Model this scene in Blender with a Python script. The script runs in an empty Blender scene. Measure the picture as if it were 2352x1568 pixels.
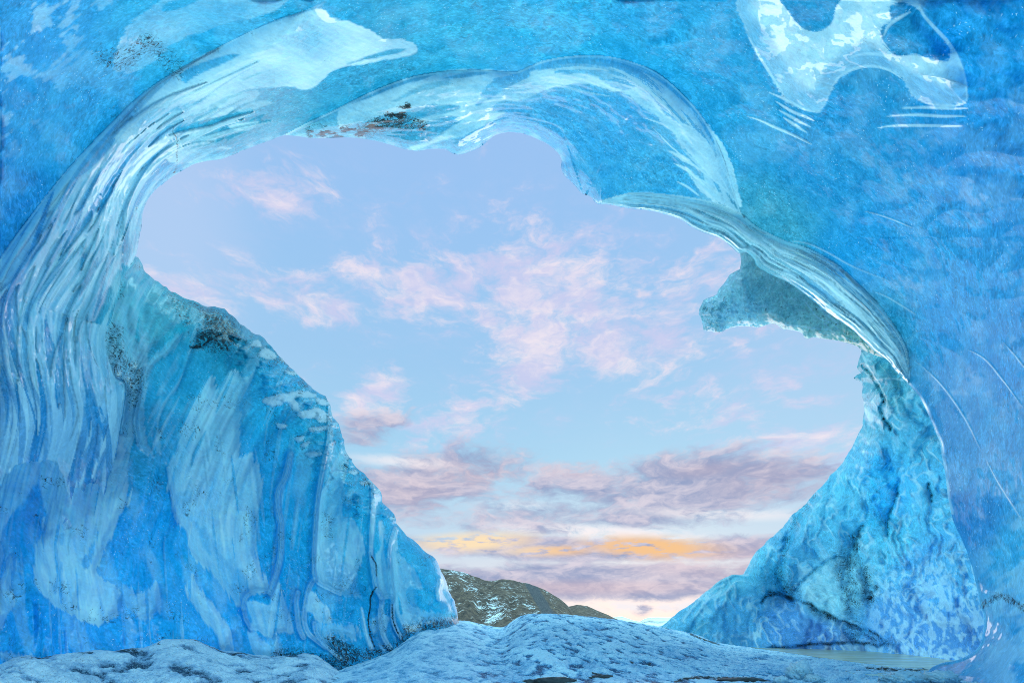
import bpy, math
import numpy as np
from math import radians
F = np.float32
sc = bpy.context.scene
COL = sc.collection

# ------------------------------------------------------------------ camera
HY = 1440.0                      # horizon row in the 2352 x 1568 survey sheet used for bearings
CAMZ = 0.6
cam = bpy.data.cameras.new('camera'); camo = bpy.data.objects.new('camera', cam); COL.objects.link(camo)
cam.lens = 18; cam.sensor_width = 36
cam.shift_y = (HY - 784.0) / 2352.0
cam.clip_start = 0.05; cam.clip_end = 30000
camo.location = (0, 0, CAMZ); camo.rotation_euler = (radians(90), 0, 0)
sc.camera = camo
sc.view_settings.view_transform = 'Standard'; sc.view_settings.look = 'None'
sc.view_settings.gamma = 1; sc.view_settings.use_curve_mapping = False
sc.view_settings.exposure = 0.0
sc.cycles.filter_width = 0.9; sc.cycles.use_denoising = True; sc.cycles.denoising_prefilter = 'NONE'
sc.cycles.max_bounces = 6; sc.cycles.diffuse_bounces = 3; sc.cycles.glossy_bounces = 3
sc.cycles.transmission_bounces = 4; sc.cycles.sample_clamp_indirect = 4

def lin(c):
    c = np.asarray(c, float) / 255.0
    return tuple(np.where(c <= 0.04045, c / 12.92, ((c + 0.055) / 1.055) ** 2.4))
def L4(*c): return lin(c) + (1.0,)

# ------------------------------------------------------------------ node helper
class NT:
    def __init__(s, nt): s.nt = nt; s.nt.nodes.clear()
    def n(s, t, **kw):
        nd = s.nt.nodes.new(t)
        for k, v in kw.items(): setattr(nd, k, v)
        return nd
    def l(s, a, b): s.nt.links.new(a, b)
    def put(s, sock, v):
        if isinstance(v, bpy.types.NodeSocket): s.l(v, sock)
        elif v is not None: sock.default_value = v
    def math(s, op, a, b=None, c=None, clamp=False):
        nd = s.n('ShaderNodeMath', operation=op, use_clamp=clamp)
        s.put(nd.inputs[0], a); s.put(nd.inputs[1], b)
        if c is not None: s.put(nd.inputs[2], c)
        return nd.outputs[0]
    def vec(s, op, a, b=None, scale=None):
        nd = s.n('ShaderNodeVectorMath', operation=op)
        s.put(nd.inputs[0], a)
        if b is not None: s.put(nd.inputs[1], b)
        if scale is not None: s.put(nd.inputs['Scale'], scale)
        return nd.outputs['Value'] if op in ('LENGTH', 'DOT_PRODUCT') else nd.outputs[0]
    def rng(s, v, a, b, c=0.0, d=1.0, mode='SMOOTHSTEP'):
        nd = s.n('ShaderNodeMapRange', interpolation_type=mode)
        s.put(nd.inputs[0], v); s.put(nd.inputs[1], a); s.put(nd.inputs[2], b); s.put(nd.inputs[3], c); s.put(nd.inputs[4], d)
        return nd.outputs[0]
    def mix(s, f, a, b, blend='MIX'):
        nd = s.n('ShaderNodeMix', data_type='RGBA', blend_type=blend)
        s.put(nd.inputs[0], f); s.put(nd.inputs[6], a); s.put(nd.inputs[7], b)
        return nd.outputs[2]
    def noise(s, vec, scale, detail=4, rough=0.55, dist=0.0, lac=2.0, out=0):
        nd = s.n('ShaderNodeTexNoise')
        s.put(nd.inputs['Vector'], vec); nd.inputs['Scale'].default_value = scale
        nd.inputs['Detail'].default_value = detail; nd.inputs['Roughness'].default_value = rough
        nd.inputs['Distortion'].default_value = dist; nd.inputs['Lacunarity'].default_value = lac
        return nd.outputs[out]
    def voro(s, vec, scale, feature='F1', out=0, rand=1.0):
        nd = s.n('ShaderNodeTexVoronoi', feature=feature)
        s.put(nd.inputs['Vector'], vec); nd.inputs['Scale'].default_value = scale
        nd.inputs['Randomness'].default_value = rand
        return nd.outputs[out]
    def ramp(s, v, stops, mode='EASE'):
        nd = s.n('ShaderNodeValToRGB'); r = nd.color_ramp; r.interpolation = mode
        while len(r.elements) < len(stops): r.elements.new(0.5)
        for e, (p, c) in zip(r.elements, stops): e.position = p; e.color = c
        s.put(nd.inputs[0], v); return nd.outputs[0]
    def attr(s, name, out='Fac'):
        return s.n('ShaderNodeAttribute', attribute_name=name).outputs[out]
    def bump(s, h, strength, dist, normal=None):
        nd = s.n('ShaderNodeBump'); s.put(nd.inputs['Height'], h)
        nd.inputs['Strength'].default_value = strength; nd.inputs['Distance'].default_value = dist
        if normal is not None: s.l(normal, nd.inputs['Normal'])
        return nd.outputs[0]

# ------------------------------------------------------------------ sky (dusk, broken cloud) and sun
SUN_EL, SUN_AZ = 6.0, 14.0        # degrees; the sun is low behind the clouds ahead
def azel(x, y):
    u = (x - 1176) / 1176.0; v = (HY - y) / 1176.0
    return math.degrees(math.atan(u)), math.degrees(math.atan(v / math.sqrt(1 + u * u)))
w = bpy.data.worlds.new('World'); sc.world = w; w.use_nodes = True
N = NT(w.node_tree)
tc = N.n('ShaderNodeTexCoord').outputs['Generated']
sep = N.n('ShaderNodeSeparateXYZ'); N.l(tc, sep.inputs[0])
dx, dy, dz = sep.outputs
az = N.math('MULTIPLY', N.math('ARCTAN2', dx, dy), 180 / math.pi)
el = N.math('MULTIPLY', N.math('ARCSINE', dz), 180 / math.pi)
cmb = N.n('ShaderNodeCombineXYZ'); N.l(az, cmb.inputs[0]); N.l(el, cmb.inputs[1]); P = cmb.outputs[0]
# noise domain: clouds flatten towards the horizon
stretch = N.vec('MULTIPLY', P, (0.045, 0.115, 1.0))
warp = N.vec('SCALE', N.vec('SUBTRACT', N.noise(stretch, 1.6, 4, 0.6, out=1), (0.5, 0.5, 0.5)), scale=0.9)
Q = N.vec('ADD', stretch, warp)
n1 = N.noise(Q, 1.5, 9, 0.62)
n2 = N.noise(N.vec('ADD', Q, (-0.02, 0.10, 0.0)), 1.5, 9, 0.62)
lit = N.math('MULTIPLY', N.math('SUBTRACT', n1, n2), 3.2)
nf = N.noise(N.vec('ADD', N.vec('MULTIPLY', P, (0.10, 0.22, 1.0)), warp), 2.4, 8, 0.66)
def blob(x, y, rx, ry, tilt=0.0):
    a, e = azel(x, y); k = 46.0 / 1176
    d = N.vec('SUBTRACT', P, (a, e, 0))
    if tilt:
        r = N.n('ShaderNodeVectorRotate', rotation_type='Z_AXIS'); N.l(d, r.inputs[0]); r.inputs['Angle'].default_value = radians(tilt); d = r.outputs[0]
    d = N.vec('MULTIPLY', d, (1 / (rx * k), 1 / (ry * k), 1))
    return N.rng(N.vec('LENGTH', d), 1.35, 0.15, 0.0, 1.0)
def blobs(L):
    o = None
    for b in L:
        g = N.math('MULTIPLY', blob(*b[:5]) if len(b) > 5 else blob(*b[:4]), b[-1])
        o = g if o is None else N.math('MAXIMUM', o, g)
    return o
base = N.ramp(N.rng(el, 0, 60, mode='LINEAR'), [
    (0.0, L4(236, 226, 232)), (0.06, L4(226, 226, 238)), (0.16, L4(196, 222, 243)), (0.3, L4(168, 216, 246)),
    (0.45, L4(160, 206, 245)), (0.65, L4(156, 200, 247)), (0.85, L4(158, 196, 248)), (1.0, L4(150, 186, 244))], 'LINEAR')
hz = blobs([(380, 480, 200, 260, 0.8), (1900, 900, 300, 330, 0.35)])
base = N.mix(N.math('MULTIPLY', hz, 0.42), base, L4(212, 222, 252))
sky = N.n('ShaderNodeTexSky', sky_type='NISHITA'); sky.sun_disc = False
sky.sun_elevation = radians(SUN_EL); sky.sun_rotation = radians(SUN_AZ); sky.air_density = 1.0; sky.dust_density = 1.5
nis = N.vec('SCALE', sky.outputs[0], scale=0.10)
base = N.mix(0.05, base, nis)
# veils of thin lilac
veil = N.math('MULTIPLY', N.rng(nf, 0.42, 0.72), blobs([(1300, 640, 900, 190, 0.55), (700, 450, 320, 120, 0.3), (1800, 800, 420, 300, 0.6), (1000, 950, 500, 110, 0.4)]))
base = N.mix(N.math('MULTIPLY', veil, 0.65), base, L4(208, 208, 242))
# fair weather wisps
G1 = blobs([(640, 440, 190, 56, -12, 0.8), (470, 665, 200, 40, -6, 0.85), (720, 690, 280, 62, 0, 0.95), (980, 665, 300, 90, 0, 1.05), (1250, 680, 330, 150, 8, 1.15),
            (1250, 800, 230, 120, -25, 1.15), (1450, 790, 250, 110, 12, 1.05), (1700, 660, 280, 130, 10, 0.8), (1050, 970, 260, 80, -25, 0.75), (1650, 940, 300, 70, 5, 0.7),
            (860, 930, 150, 90, -25, 0.9), (1320, 1090, 250, 60, 0, 0.6), (1850, 1030, 260, 70, 6, 0.8)])
nfc = N.math('MULTIPLY_ADD', nf, 2.0, -0.5)
a1 = N.rng(N.math('ADD', nfc, N.math('MULTIPLY', G1, 0.64)), 0.66, 1.34)
wcol = N.mix(N.rng(lit, -0.3, 0.4), L4(208, 208, 240), L4(252, 236, 242))
s1 = N.mix(N.math('MULTIPLY', a1, 0.80), base, wcol)
# the mauve deck low in the sky
G2 = blobs([(1560, 1120, 640, 110, 3, 0.95), (1000, 1110, 380, 130, -10, 0.95), (840, 985, 150, 75, -20, 0.75), (1330, 1185, 800, 80, 0, 0.8),
            (1420, 1262, 900, 50, 2, 1.1), (1380, 1335, 900, 70, 0, 1.15), (1470, 1402, 60, 26, 0, 0.8), (1300, 1402, 200, 18, 0, 0.6), (1700, 1398, 380, 18, 0, 0.6),
            ])
a2 = N.rng(N.math('ADD', N.math('ADD', N.math('MULTIPLY', N.math('MULTIPLY_ADD', n1, 1.8, -0.4), 0.75), N.math('MULTIPLY', nfc, 0.25)), N.math('MULTIPLY', G2, 0.60)), 0.70, 1.04)
dk = N.mix(N.rng(lit, -0.35, 0.45), L4(146, 160, 198), L4(220, 212, 226))
warm = blobs([(1330, 1075, 110, 26, 0.8), (1080, 1090, 160, 40, 0.6), (1750, 1100, 160, 60, 0.35), (960, 1130, 140, 60, 0.5), (1300, 1350, 500, 26, 0.8), (1620, 1080, 120, 22, 0.5), (1700, 1290, 300, 60, 0.7)])
dk = N.mix(N.math('MULTIPLY', warm, 0.34), dk, L4(243, 196, 188))
s2 = N.mix(N.math('MULTIPLY', a2, 0.95), s1, dk)
# white gaps and golden undersides
wh = N.math('MULTIPLY', blobs([(1370, 1222, 330, 22, 4, 1.0), (1650, 1180, 240, 18, 6, 0.7), (1500, 1392, 330, 20, 0, 1.1), (930, 1060, 160, 18, 0, 0.7), (1180, 1160, 120, 14, 0, 0.5)]), N.rng(nf, 0.64, 0.40))
s3 = N.mix(wh, s2, L4(250, 243, 246))
gold = N.math('MULTIPLY', blobs([(1090, 1244, 190, 30, -3, 1.1), (1490, 1256, 200, 34, 5, 1.15), (1260, 1264, 150, 18, 0, 0.9)]), N.rng(N.noise(N.vec('MULTIPLY', P, (0.12, 0.5, 1.0)), 3.0, 6, 0.6), 0.36, 0.52))
s4 = N.mix(N.math('MULTIPLY', gold, 1.0, clamp=True), s3, N.mix(N.rng(az, -2, 8), L4(253, 228, 190), L4(248, 200, 148)))
# sky turned into light: below the horizon a dull snowfield tone
fin = N.mix(N.rng(el, -1.0, -6.0), s4, L4(150, 170, 195))
# unseen sky overhead and behind the viewer, boosted as added fill light
fill_sky = N.math('MAXIMUM', N.rng(N.math('ABSOLUTE', az), 47, 72), N.rng(el, 52, 70))
fill_sky = N.math('MULTIPLY', fill_sky, N.rng(el, -4.0, 2.0))
fill_mottle = N.noise(N.vec('MULTIPLY', tc, (1.0, 1.0, 2.2)), 1.7, 3, 0.5, 0.6)  # added light and dark mottling, unseen, to streak the ice reflections
fin = N.mix(fill_sky, fin, N.vec('SCALE', (0.96, 1.92, 2.18), scale=N.rng(fill_mottle, 0.43, 0.60, 0.30, 2.1)))
bg = N.n('ShaderNodeBackground'); N.l(fin, bg.inputs[0]); bg.inputs[1].default_value = 1.0
out = N.n('ShaderNodeOutputWorld'); N.l(bg.outputs[0], out.inputs[0])
w.cycles.sampling_method = 'MANUAL'; w.cycles.sample_map_resolution = 512

sun = bpy.data.lights.new('sun', 'SUN'); suno = bpy.data.objects.new('sun', sun); COL.objects.link(suno)
sun.energy = 0.35; sun.angle = radians(28); sun.color = (1.0, 0.93, 0.86)
from mathutils import Vector
sd_ = Vector((math.sin(radians(SUN_AZ)) * math.cos(radians(SUN_EL)), math.cos(radians(SUN_AZ)) * math.cos(radians(SUN_EL)), math.sin(radians(SUN_EL))))
suno.rotation_euler = sd_.to_track_quat('Z', 'Y').to_euler()

# ------------------------------------------------------------------ numeric helpers
def _h(ix, iy, seed):
    h = (ix.astype(np.uint32) * np.uint32(374761393) + iy.astype(np.uint32) * np.uint32(668265263) + np.uint32((seed * 2246822519) & 0xffffffff))
    h = (h ^ (h >> np.uint32(13))) * np.uint32(1274126177)
    return ((h ^ (h >> np.uint32(16))) & np.uint32(255)).astype(np.int32)
_CA = np.cos(np.arange(256) * 2 * np.pi / 256).astype(F); _SA = np.sin(np.arange(256) * 2 * np.pi / 256).astype(F)
def perlin(x, y, seed=0):
    x = np.asarray(x, F); y = np.asarray(y, F)
    xi = np.floor(x).astype(np.int64); yi = np.floor(y).astype(np.int64)
    fx = (x - xi).astype(F); fy = (y - yi).astype(F)
    xi = (xi & 0xffffff); yi = (yi & 0xffffff)
    u = fx * fx * fx * (fx * (fx * 6 - 15) + 10); v = fy * fy * fy * (fy * (fy * 6 - 15) + 10)
    def g(a, b):
        k = _h(xi + a, yi + b, seed); return _CA[k] * (fx - a) + _SA[k] * (fy - b)
    a = g(0, 0); b = g(1, 0); c = g(0, 1); d = g(1, 1)
    return ((a + u * (b - a)) + v * ((c + u * (d - c)) - (a + u * (b - a)))) * F(1.5)
def fbm(x, y, seed=0, oct=4, gain=0.5):
    s = 0; a = 1.0; t = 0
    for k in range(oct):
        s = s + a * perlin(x * 2 ** k + 17.3 * k, y * 2 ** k - 9.1 * k, seed + k); t += a; a *= gain
    return s / t
def sst(a, b, x):
    t = np.clip((x - a) / (b - a), 0, 1); return t * t * (3 - 2 * t)
CR = {1: (0, 0, 2.7314), 2: (850, 0, 2.7314), 3: (1700, 0, 2.7314), 4: (0, 560, 2.7314), 5: (1700, 560, 2.7314), 6: (0, 1133, 2.7314), 7: (850, 1133, 2.7314),
      8: (1700, 1133, 2.7314), 'a': (700, 1380, 3.675), 'b': (1280, 1400, 3.675), 'c': (1920, 1400, 3.675), 'd': (0, 1400, 3.675), 'e': (600, 800, 2.24), 'f': (1700, 600, 3.7935)}
def C(k, *p):
    ox, oy, s = CR[k]; p = np.array(p, float).reshape(-1, 2)
    return np.stack([(ox + p[:, 0] / s) * 0.91875, (oy + p[:, 1] / s) * 0.91875], 1)
def D(*p): return np.array(p, float).reshape(-1, 2)
def smooth(P, closed=True, step=7.0):
    """Catmull-Rom resample"""
    n = len(P); out = []
    rngi = range(n) if closed else range(n - 1)
    for i in rngi:
        if closed: p0, p1, p2, p3 = P[(i - 1) % n], P[i], P[(i + 1) % n], P[(i + 2) % n]
        else: p0, p1, p2, p3 = P[max(i - 1, 0)], P[i], P[i + 1], P[min(i + 2, n - 1)]
        m = max(1, int(np.hypot(*(p2 - p1)) / step)); m = min(m, 40)
        for k in range(m):
            t = k / m
            out.append(0.5 * ((2 * p1) + (p2 - p0) * t + (2 * p0 - 5 * p1 + 4 * p2 - p3) * t * t + (3 * p1 - p0 - 3 * p2 + p3) * t ** 3))
    if not closed: out.append(P[-1])
    return np.array(out)
def seglist(P, closed):
    A = P; B = np.roll(P, -1, 0) if closed else P[1:]
    if not closed: A = P[:-1]
    return A, B
def dist_line(x, y, P, closed=False, want_s=False, want_pt=False):
    A, B = seglist(P, closed)
    best = np.full(x.shape, 1e12, F); S = np.zeros(x.shape, F) if want_s else None
    if want_pt: px = np.zeros(x.shape, F); py = np.zeros(x.shape, F)
    acc = 0.0
    for a, b in zip(A, B):
        d = b - a; L2 = d @ d + 1e-9; L = math.sqrt(L2)
        ax, ay = F(a[0]), F(a[1])
        t = np.clip(((x - ax) * F(d[0]) + (y - ay) * F(d[1])) / F(L2), 0, 1)
        qx = ax + t * F(d[0]); qy = ay + t * F(d[1])
        dd = (x - qx) ** 2 + (y - qy) ** 2
        m = dd < best
        best = np.where(m, dd, best)
        if want_s: S = np.where(m, F(acc) + t * F(L), S)
        if want_pt: px = np.where(m, qx, px); py = np.where(m, qy, py)
        acc += L
    r = [np.sqrt(best)]
    if want_s: r.append(S)
    if want_pt: r += [px, py]
    return r if len(r) > 1 else r[0]
def inside(x, y, P):
    A, B = seglist(P, True); c = np.zeros(x.shape, bool)
    for a, b in zip(A, B):
        if a[1] == b[1]: continue
        m = (a[1] > y) != (b[1] > y)
        c ^= m & (x < (b[0] - a[0]) * (y - a[1]) / (b[1] - a[1]) + a[0])
    return c
def sdf(x, y, P, reach=None):
    """signed distance, positive inside; only evaluated near the polygon when reach is given"""
    if reach is None:
        d = dist_line(x, y, P, True); return np.where(inside(x, y, P), d, -d)
    out = np.full(x.shape, -reach, F)
    m = (x > P[:, 0].min() - reach) & (x < P[:, 0].max() + reach) & (y > P[:, 1].min() - reach) & (y < P[:, 1].max() + reach)
    if m.any(): out[m] = sdf(x[m], y[m], P)
    return out
def ldist(x, y, P, reach=30):
    out = np.full(x.shape, reach * 1.0, F)
    m = (x > P[:, 0].min() - reach) & (x < P[:, 0].max() + reach) & (y > P[:, 1].min() - reach) & (y < P[:, 1].max() + reach)
    if m.any(): out[m] = dist_line(x[m], y[m], P)
    return out
def tline(x, y, P, w_, soft=0.3):
    out = np.zeros(x.shape, F); r = w_ + 3
    m = (x > P[:, 0].min() - r) & (x < P[:, 0].max() + r) & (y > P[:, 1].min() - r) & (y < P[:, 1].max() + r)
    if m.any():
        d, s = dist_line(x[m], y[m], P, False, True); L = np.hypot(*np.diff(P, axis=0).T).sum()
        t = np.clip(np.sin(np.pi * np.clip(s / L, 0, 1)), 0, 1) ** 0.6 * w_ + 0.05
        out[m] = sst(t, t * soft, d) * np.clip(t / 1.5, 0, 1)
    return out
def resamp(P, n):
    L = np.concatenate([[0], np.cumsum(np.hypot(*np.diff(P, axis=0).T))]); t = np.linspace(0, L[-1], n)
    return np.stack([np.interp(t, L, P[:, 0]), np.interp(t, L, P[:, 1])], 1)
def ribbons(x, y, A, B, n, seed, s0, s1, l0, l1, w0, w1, tmin=0.03, tmax=0.97, drift=0.12):
    rg = np.random.default_rng(seed); A = resamp(A, 300); B = resamp(B, 300); out = np.zeros(x.shape, F); edge = np.zeros(x.shape, F)
    for i in range(n):
        c = rg.uniform(s0, s1); h = rg.uniform(l0, l1) / 2; a = int(np.clip(c - h, 0, 1) * 299); b = int(np.clip(c + h, 0, 1) * 299)
        if b - a < 6: continue
        j = np.arange(a, b, 4); q = (j - a) / (b - a); t = rg.uniform(tmin, tmax) + rg.uniform(-drift, drift) * q + 0.03 * np.sin(q * rg.uniform(2, 6) + rg.uniform(0, 6))
        t = np.clip(t, 0.0, 1.0)[:, None]; P = A[j] * (1 - t) + B[j] * t; w_ = rg.uniform(w0, w1) ** 1.0; k = rg.uniform(0.5, 1.0)
        m = tline(x, y, P, w_, 0.72); out = np.maximum(out, k * m); edge = np.maximum(edge, k * tline(x, y, P, w_ * 1.7, 0.2))
    return out, edge
def idw(x, y, pts, p=2.0, eps=60.0):
    """pts: rows of (x, y, values...)"""
    pts = np.asarray(pts, float); num = 0; den = 0
    for r in pts:
        wgt = 1.0 / (((x - r[0]) ** 2 + (y - r[1]) ** 2) + eps * eps) ** p
        den = den + wgt
        num = num + wgt[:, None] * r[2:][None, :]
    return np.clip(num / den[:, None], 0.0, 0.94)
def tps(pts):
    """thin plate spline through (x, y, value)"""
    pts = np.asarray(pts, float); n = len(pts); X = pts[:, :2] / 1000.0
    def U(d2): return 0.5 * d2 * np.log(d2 + 1e-9)
    d2 = ((X[:, None] - X[None]) ** 2).sum(2)
    K = U(d2) + 0.01 * np.eye(n); Pm = np.hstack([np.ones((n, 1)), X])
    A = np.block([[K, Pm], [Pm.T, np.zeros((3, 3))]])
    c = np.linalg.solve(A, np.concatenate([pts[:, 2], np.zeros(3)]))
    def f(x, y):
        xs = x / 1000.0; ys = y / 1000.0; r = c[n] + c[n + 1] * xs + c[n + 2] * ys
        for k in range(n): r = r + c[k] * U((xs - X[k, 0]) ** 2 + (ys - X[k, 1]) ** 2)
        return r
    return f
def world_pt(x, y, R):
    u = (x - 1176) / 1176.0; v = (HY - y) / 1176.0; k = R / np.sqrt(1 + u * u + v * v)
    return np.stack([u * k, k, CAMZ + v * k], 1)

def make_mesh(name, V, Fc, mat, parent=None, attrs=None, smooth_=True):
    me = bpy.data.meshes.new(name); me.vertices.add(len(V)); me.vertices.foreach_set('co', np.ascontiguousarray(V, F).ravel())
    k = Fc.shape[1]; me.loops.add(len(Fc) * k); me.loops.foreach_set('vertex_index', np.ascontiguousarray(Fc, np.int32).ravel())
    me.polygons.add(len(Fc)); me.polygons.foreach_set('loop_start', np.arange(0, len(Fc) * k, k, dtype=np.int32))
    me.update(calc_edges=True)
    if smooth_: me.polygons.foreach_set('use_smooth', np.ones(len(Fc), bool))
    for n, a in (attrs or {}).items():
        if a.ndim == 1:
            t = me.attributes.new(n, 'FLOAT', 'POINT'); t.data.foreach_set('value', np.ascontiguousarray(a, F))
        elif a.shape[1] == 3:
            t = me.attributes.new(n, 'FLOAT_VECTOR', 'POINT'); t.data.foreach_set('vector', np.ascontiguousarray(a, F).ravel())
    me.materials.append(mat); me.validate()
    o = bpy.data.objects.new(name, me); COL.objects.link(o)
    if parent: o.parent = parent
    return o
def tag(o, label=None, cat=None, group=None, kind=None):
    for k, v in (('label', label), ('category', cat), ('group', group), ('kind', kind)):
        if v: o[k] = v
    return o
def empty(name, loc=(0, 0, 0)):
    o = bpy.data.objects.new(name, None); COL.objects.link(o); o.location = loc; return o

def relief(name, gx, gy, poly, outside, fields, mat, parent=None, depth=0.9, back=0.35, rings=6, jag=0.0):
    """A mass of ice surveyed by bearing and distance: front surface, rounded lip and a thick broken-back side."""
    X, Y = np.meshgrid(gx, gy); ny, nx = X.shape
    x = X.ravel().astype(F); y = Y.ravel().astype(F)
    cx = 0.25 * (X[:-1, :-1] + X[1:, :-1] + X[:-1, 1:] + X[1:, 1:]); cy = 0.25 * (Y[:-1, :-1] + Y[1:, :-1] + Y[:-1, 1:] + Y[1:, 1:])
    keep = inside(cx.ravel(), cy.ravel(), poly)
    if outside: keep = ~keep
    idx = np.arange(nx * ny).reshape(ny, nx)
    q = np.stack([idx[:-1, :-1].ravel(), idx[1:, :-1].ravel(), idx[1:, 1:].ravel(), idx[:-1, 1:].ravel()], 1)[keep]
    used = np.zeros(nx * ny, bool); used[q.ravel()] = True
    remap = np.cumsum(used) - 1; x = x[used]; y = y[used]; q = remap[q]
    # boundary edges
    e = np.concatenate([q[:, [0, 1]], q[:, [1, 2]], q[:, [2, 3]], q[:, [3, 0]]])
    key = np.minimum(e[:, 0], e[:, 1]).astype(np.int64) * (len(x) + 1) + np.maximum(e[:, 0], e[:, 1])
    _, first, cnt = np.unique(key, return_index=True, return_counts=True)
    be = e[first[cnt == 1]]
    bx0, bx1, by0, by1 = gx[0], gx[-1], gy[0], gy[-1]
    def rimv(i): return (x[i] > bx0 + .5) & (x[i] < bx1 - .5) & (y[i] > by0 + .5) & (y[i] < by1 - .5)
    bv = np.unique(be); bvi = bv[rimv(bv)]
    _, px, py = dist_line(x[bvi], y[bvi], poly, True, want_pt=True)
    x[bvi] = px; y[bvi] = py
    d = dist_line(x, y, poly, True)
    fd = fields(x, y, d)
    R = fd.pop('R')
    V = world_pt(x.astype(float), y.astype(float), R.astype(float))
    # lip and back: from every rim edge the ice goes on away from the viewer and back into the mass
    be = be[rimv(be[:, 0]) & rimv(be[:, 1])]
    bv = np.unique(be); m = -np.ones(len(x), int); m[bv] = np.arange(len(bv))
    cen = np.zeros((len(bv), 2)); c2 = np.zeros(len(bv))
    fcx = x[q].mean(1); fcy = y[q].mean(1)
    for k in range(4):
        mm = m[q[:, k]]; s = mm >= 0
        np.add.at(cen, mm[s], np.stack([fcx[s], fcy[s]], 1)); np.add.at(c2, mm[s], 1)
    nrm = cen / c2[:, None] - np.stack([x[bv], y[bv]], 1)
    E = m[be]
    for it in range(12):
        a = nrm.copy(); np.add.at(a, E[:, 0], nrm[E[:, 1]]); np.add.at(a, E[:, 1], nrm[E[:, 0]]); nrm = a / (np.linalg.norm(a, axis=1, keepdims=True) + 1e-6)
    VV = [V]; FF = [q]; n0 = len(x); prev = bv; AT = {k: [v] for k, v in fd.items()}
    for r in range(1, rings + 1):
        t = r / rings
        Rr = R[bv] + depth * t * (1 + 0.25 * perlin(x[bv] / 90, y[bv] / 90, 5)) ; off = back * (t ** 2) * 1176 / R[bv] * 1.0
        nv = world_pt(x[bv] + nrm[:, 0] * off, y[bv] + nrm[:, 1] * off, Rr)
        VV.append(nv); cur = n0 + np.arange(len(bv)); n0 += len(bv)
        FF.append(np.stack([prev[E[:, 0]], cur[E[:, 0]], cur[E[:, 1]], prev[E[:, 1]]], 1)); prev = cur
        for k, v in fd.items(): AT[k].append(v[bv])
    o = make_mesh(name, np.concatenate(VV), np.concatenate(FF), mat, parent, {k: np.concatenate(v) for k, v in AT.items()})
    return o

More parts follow.
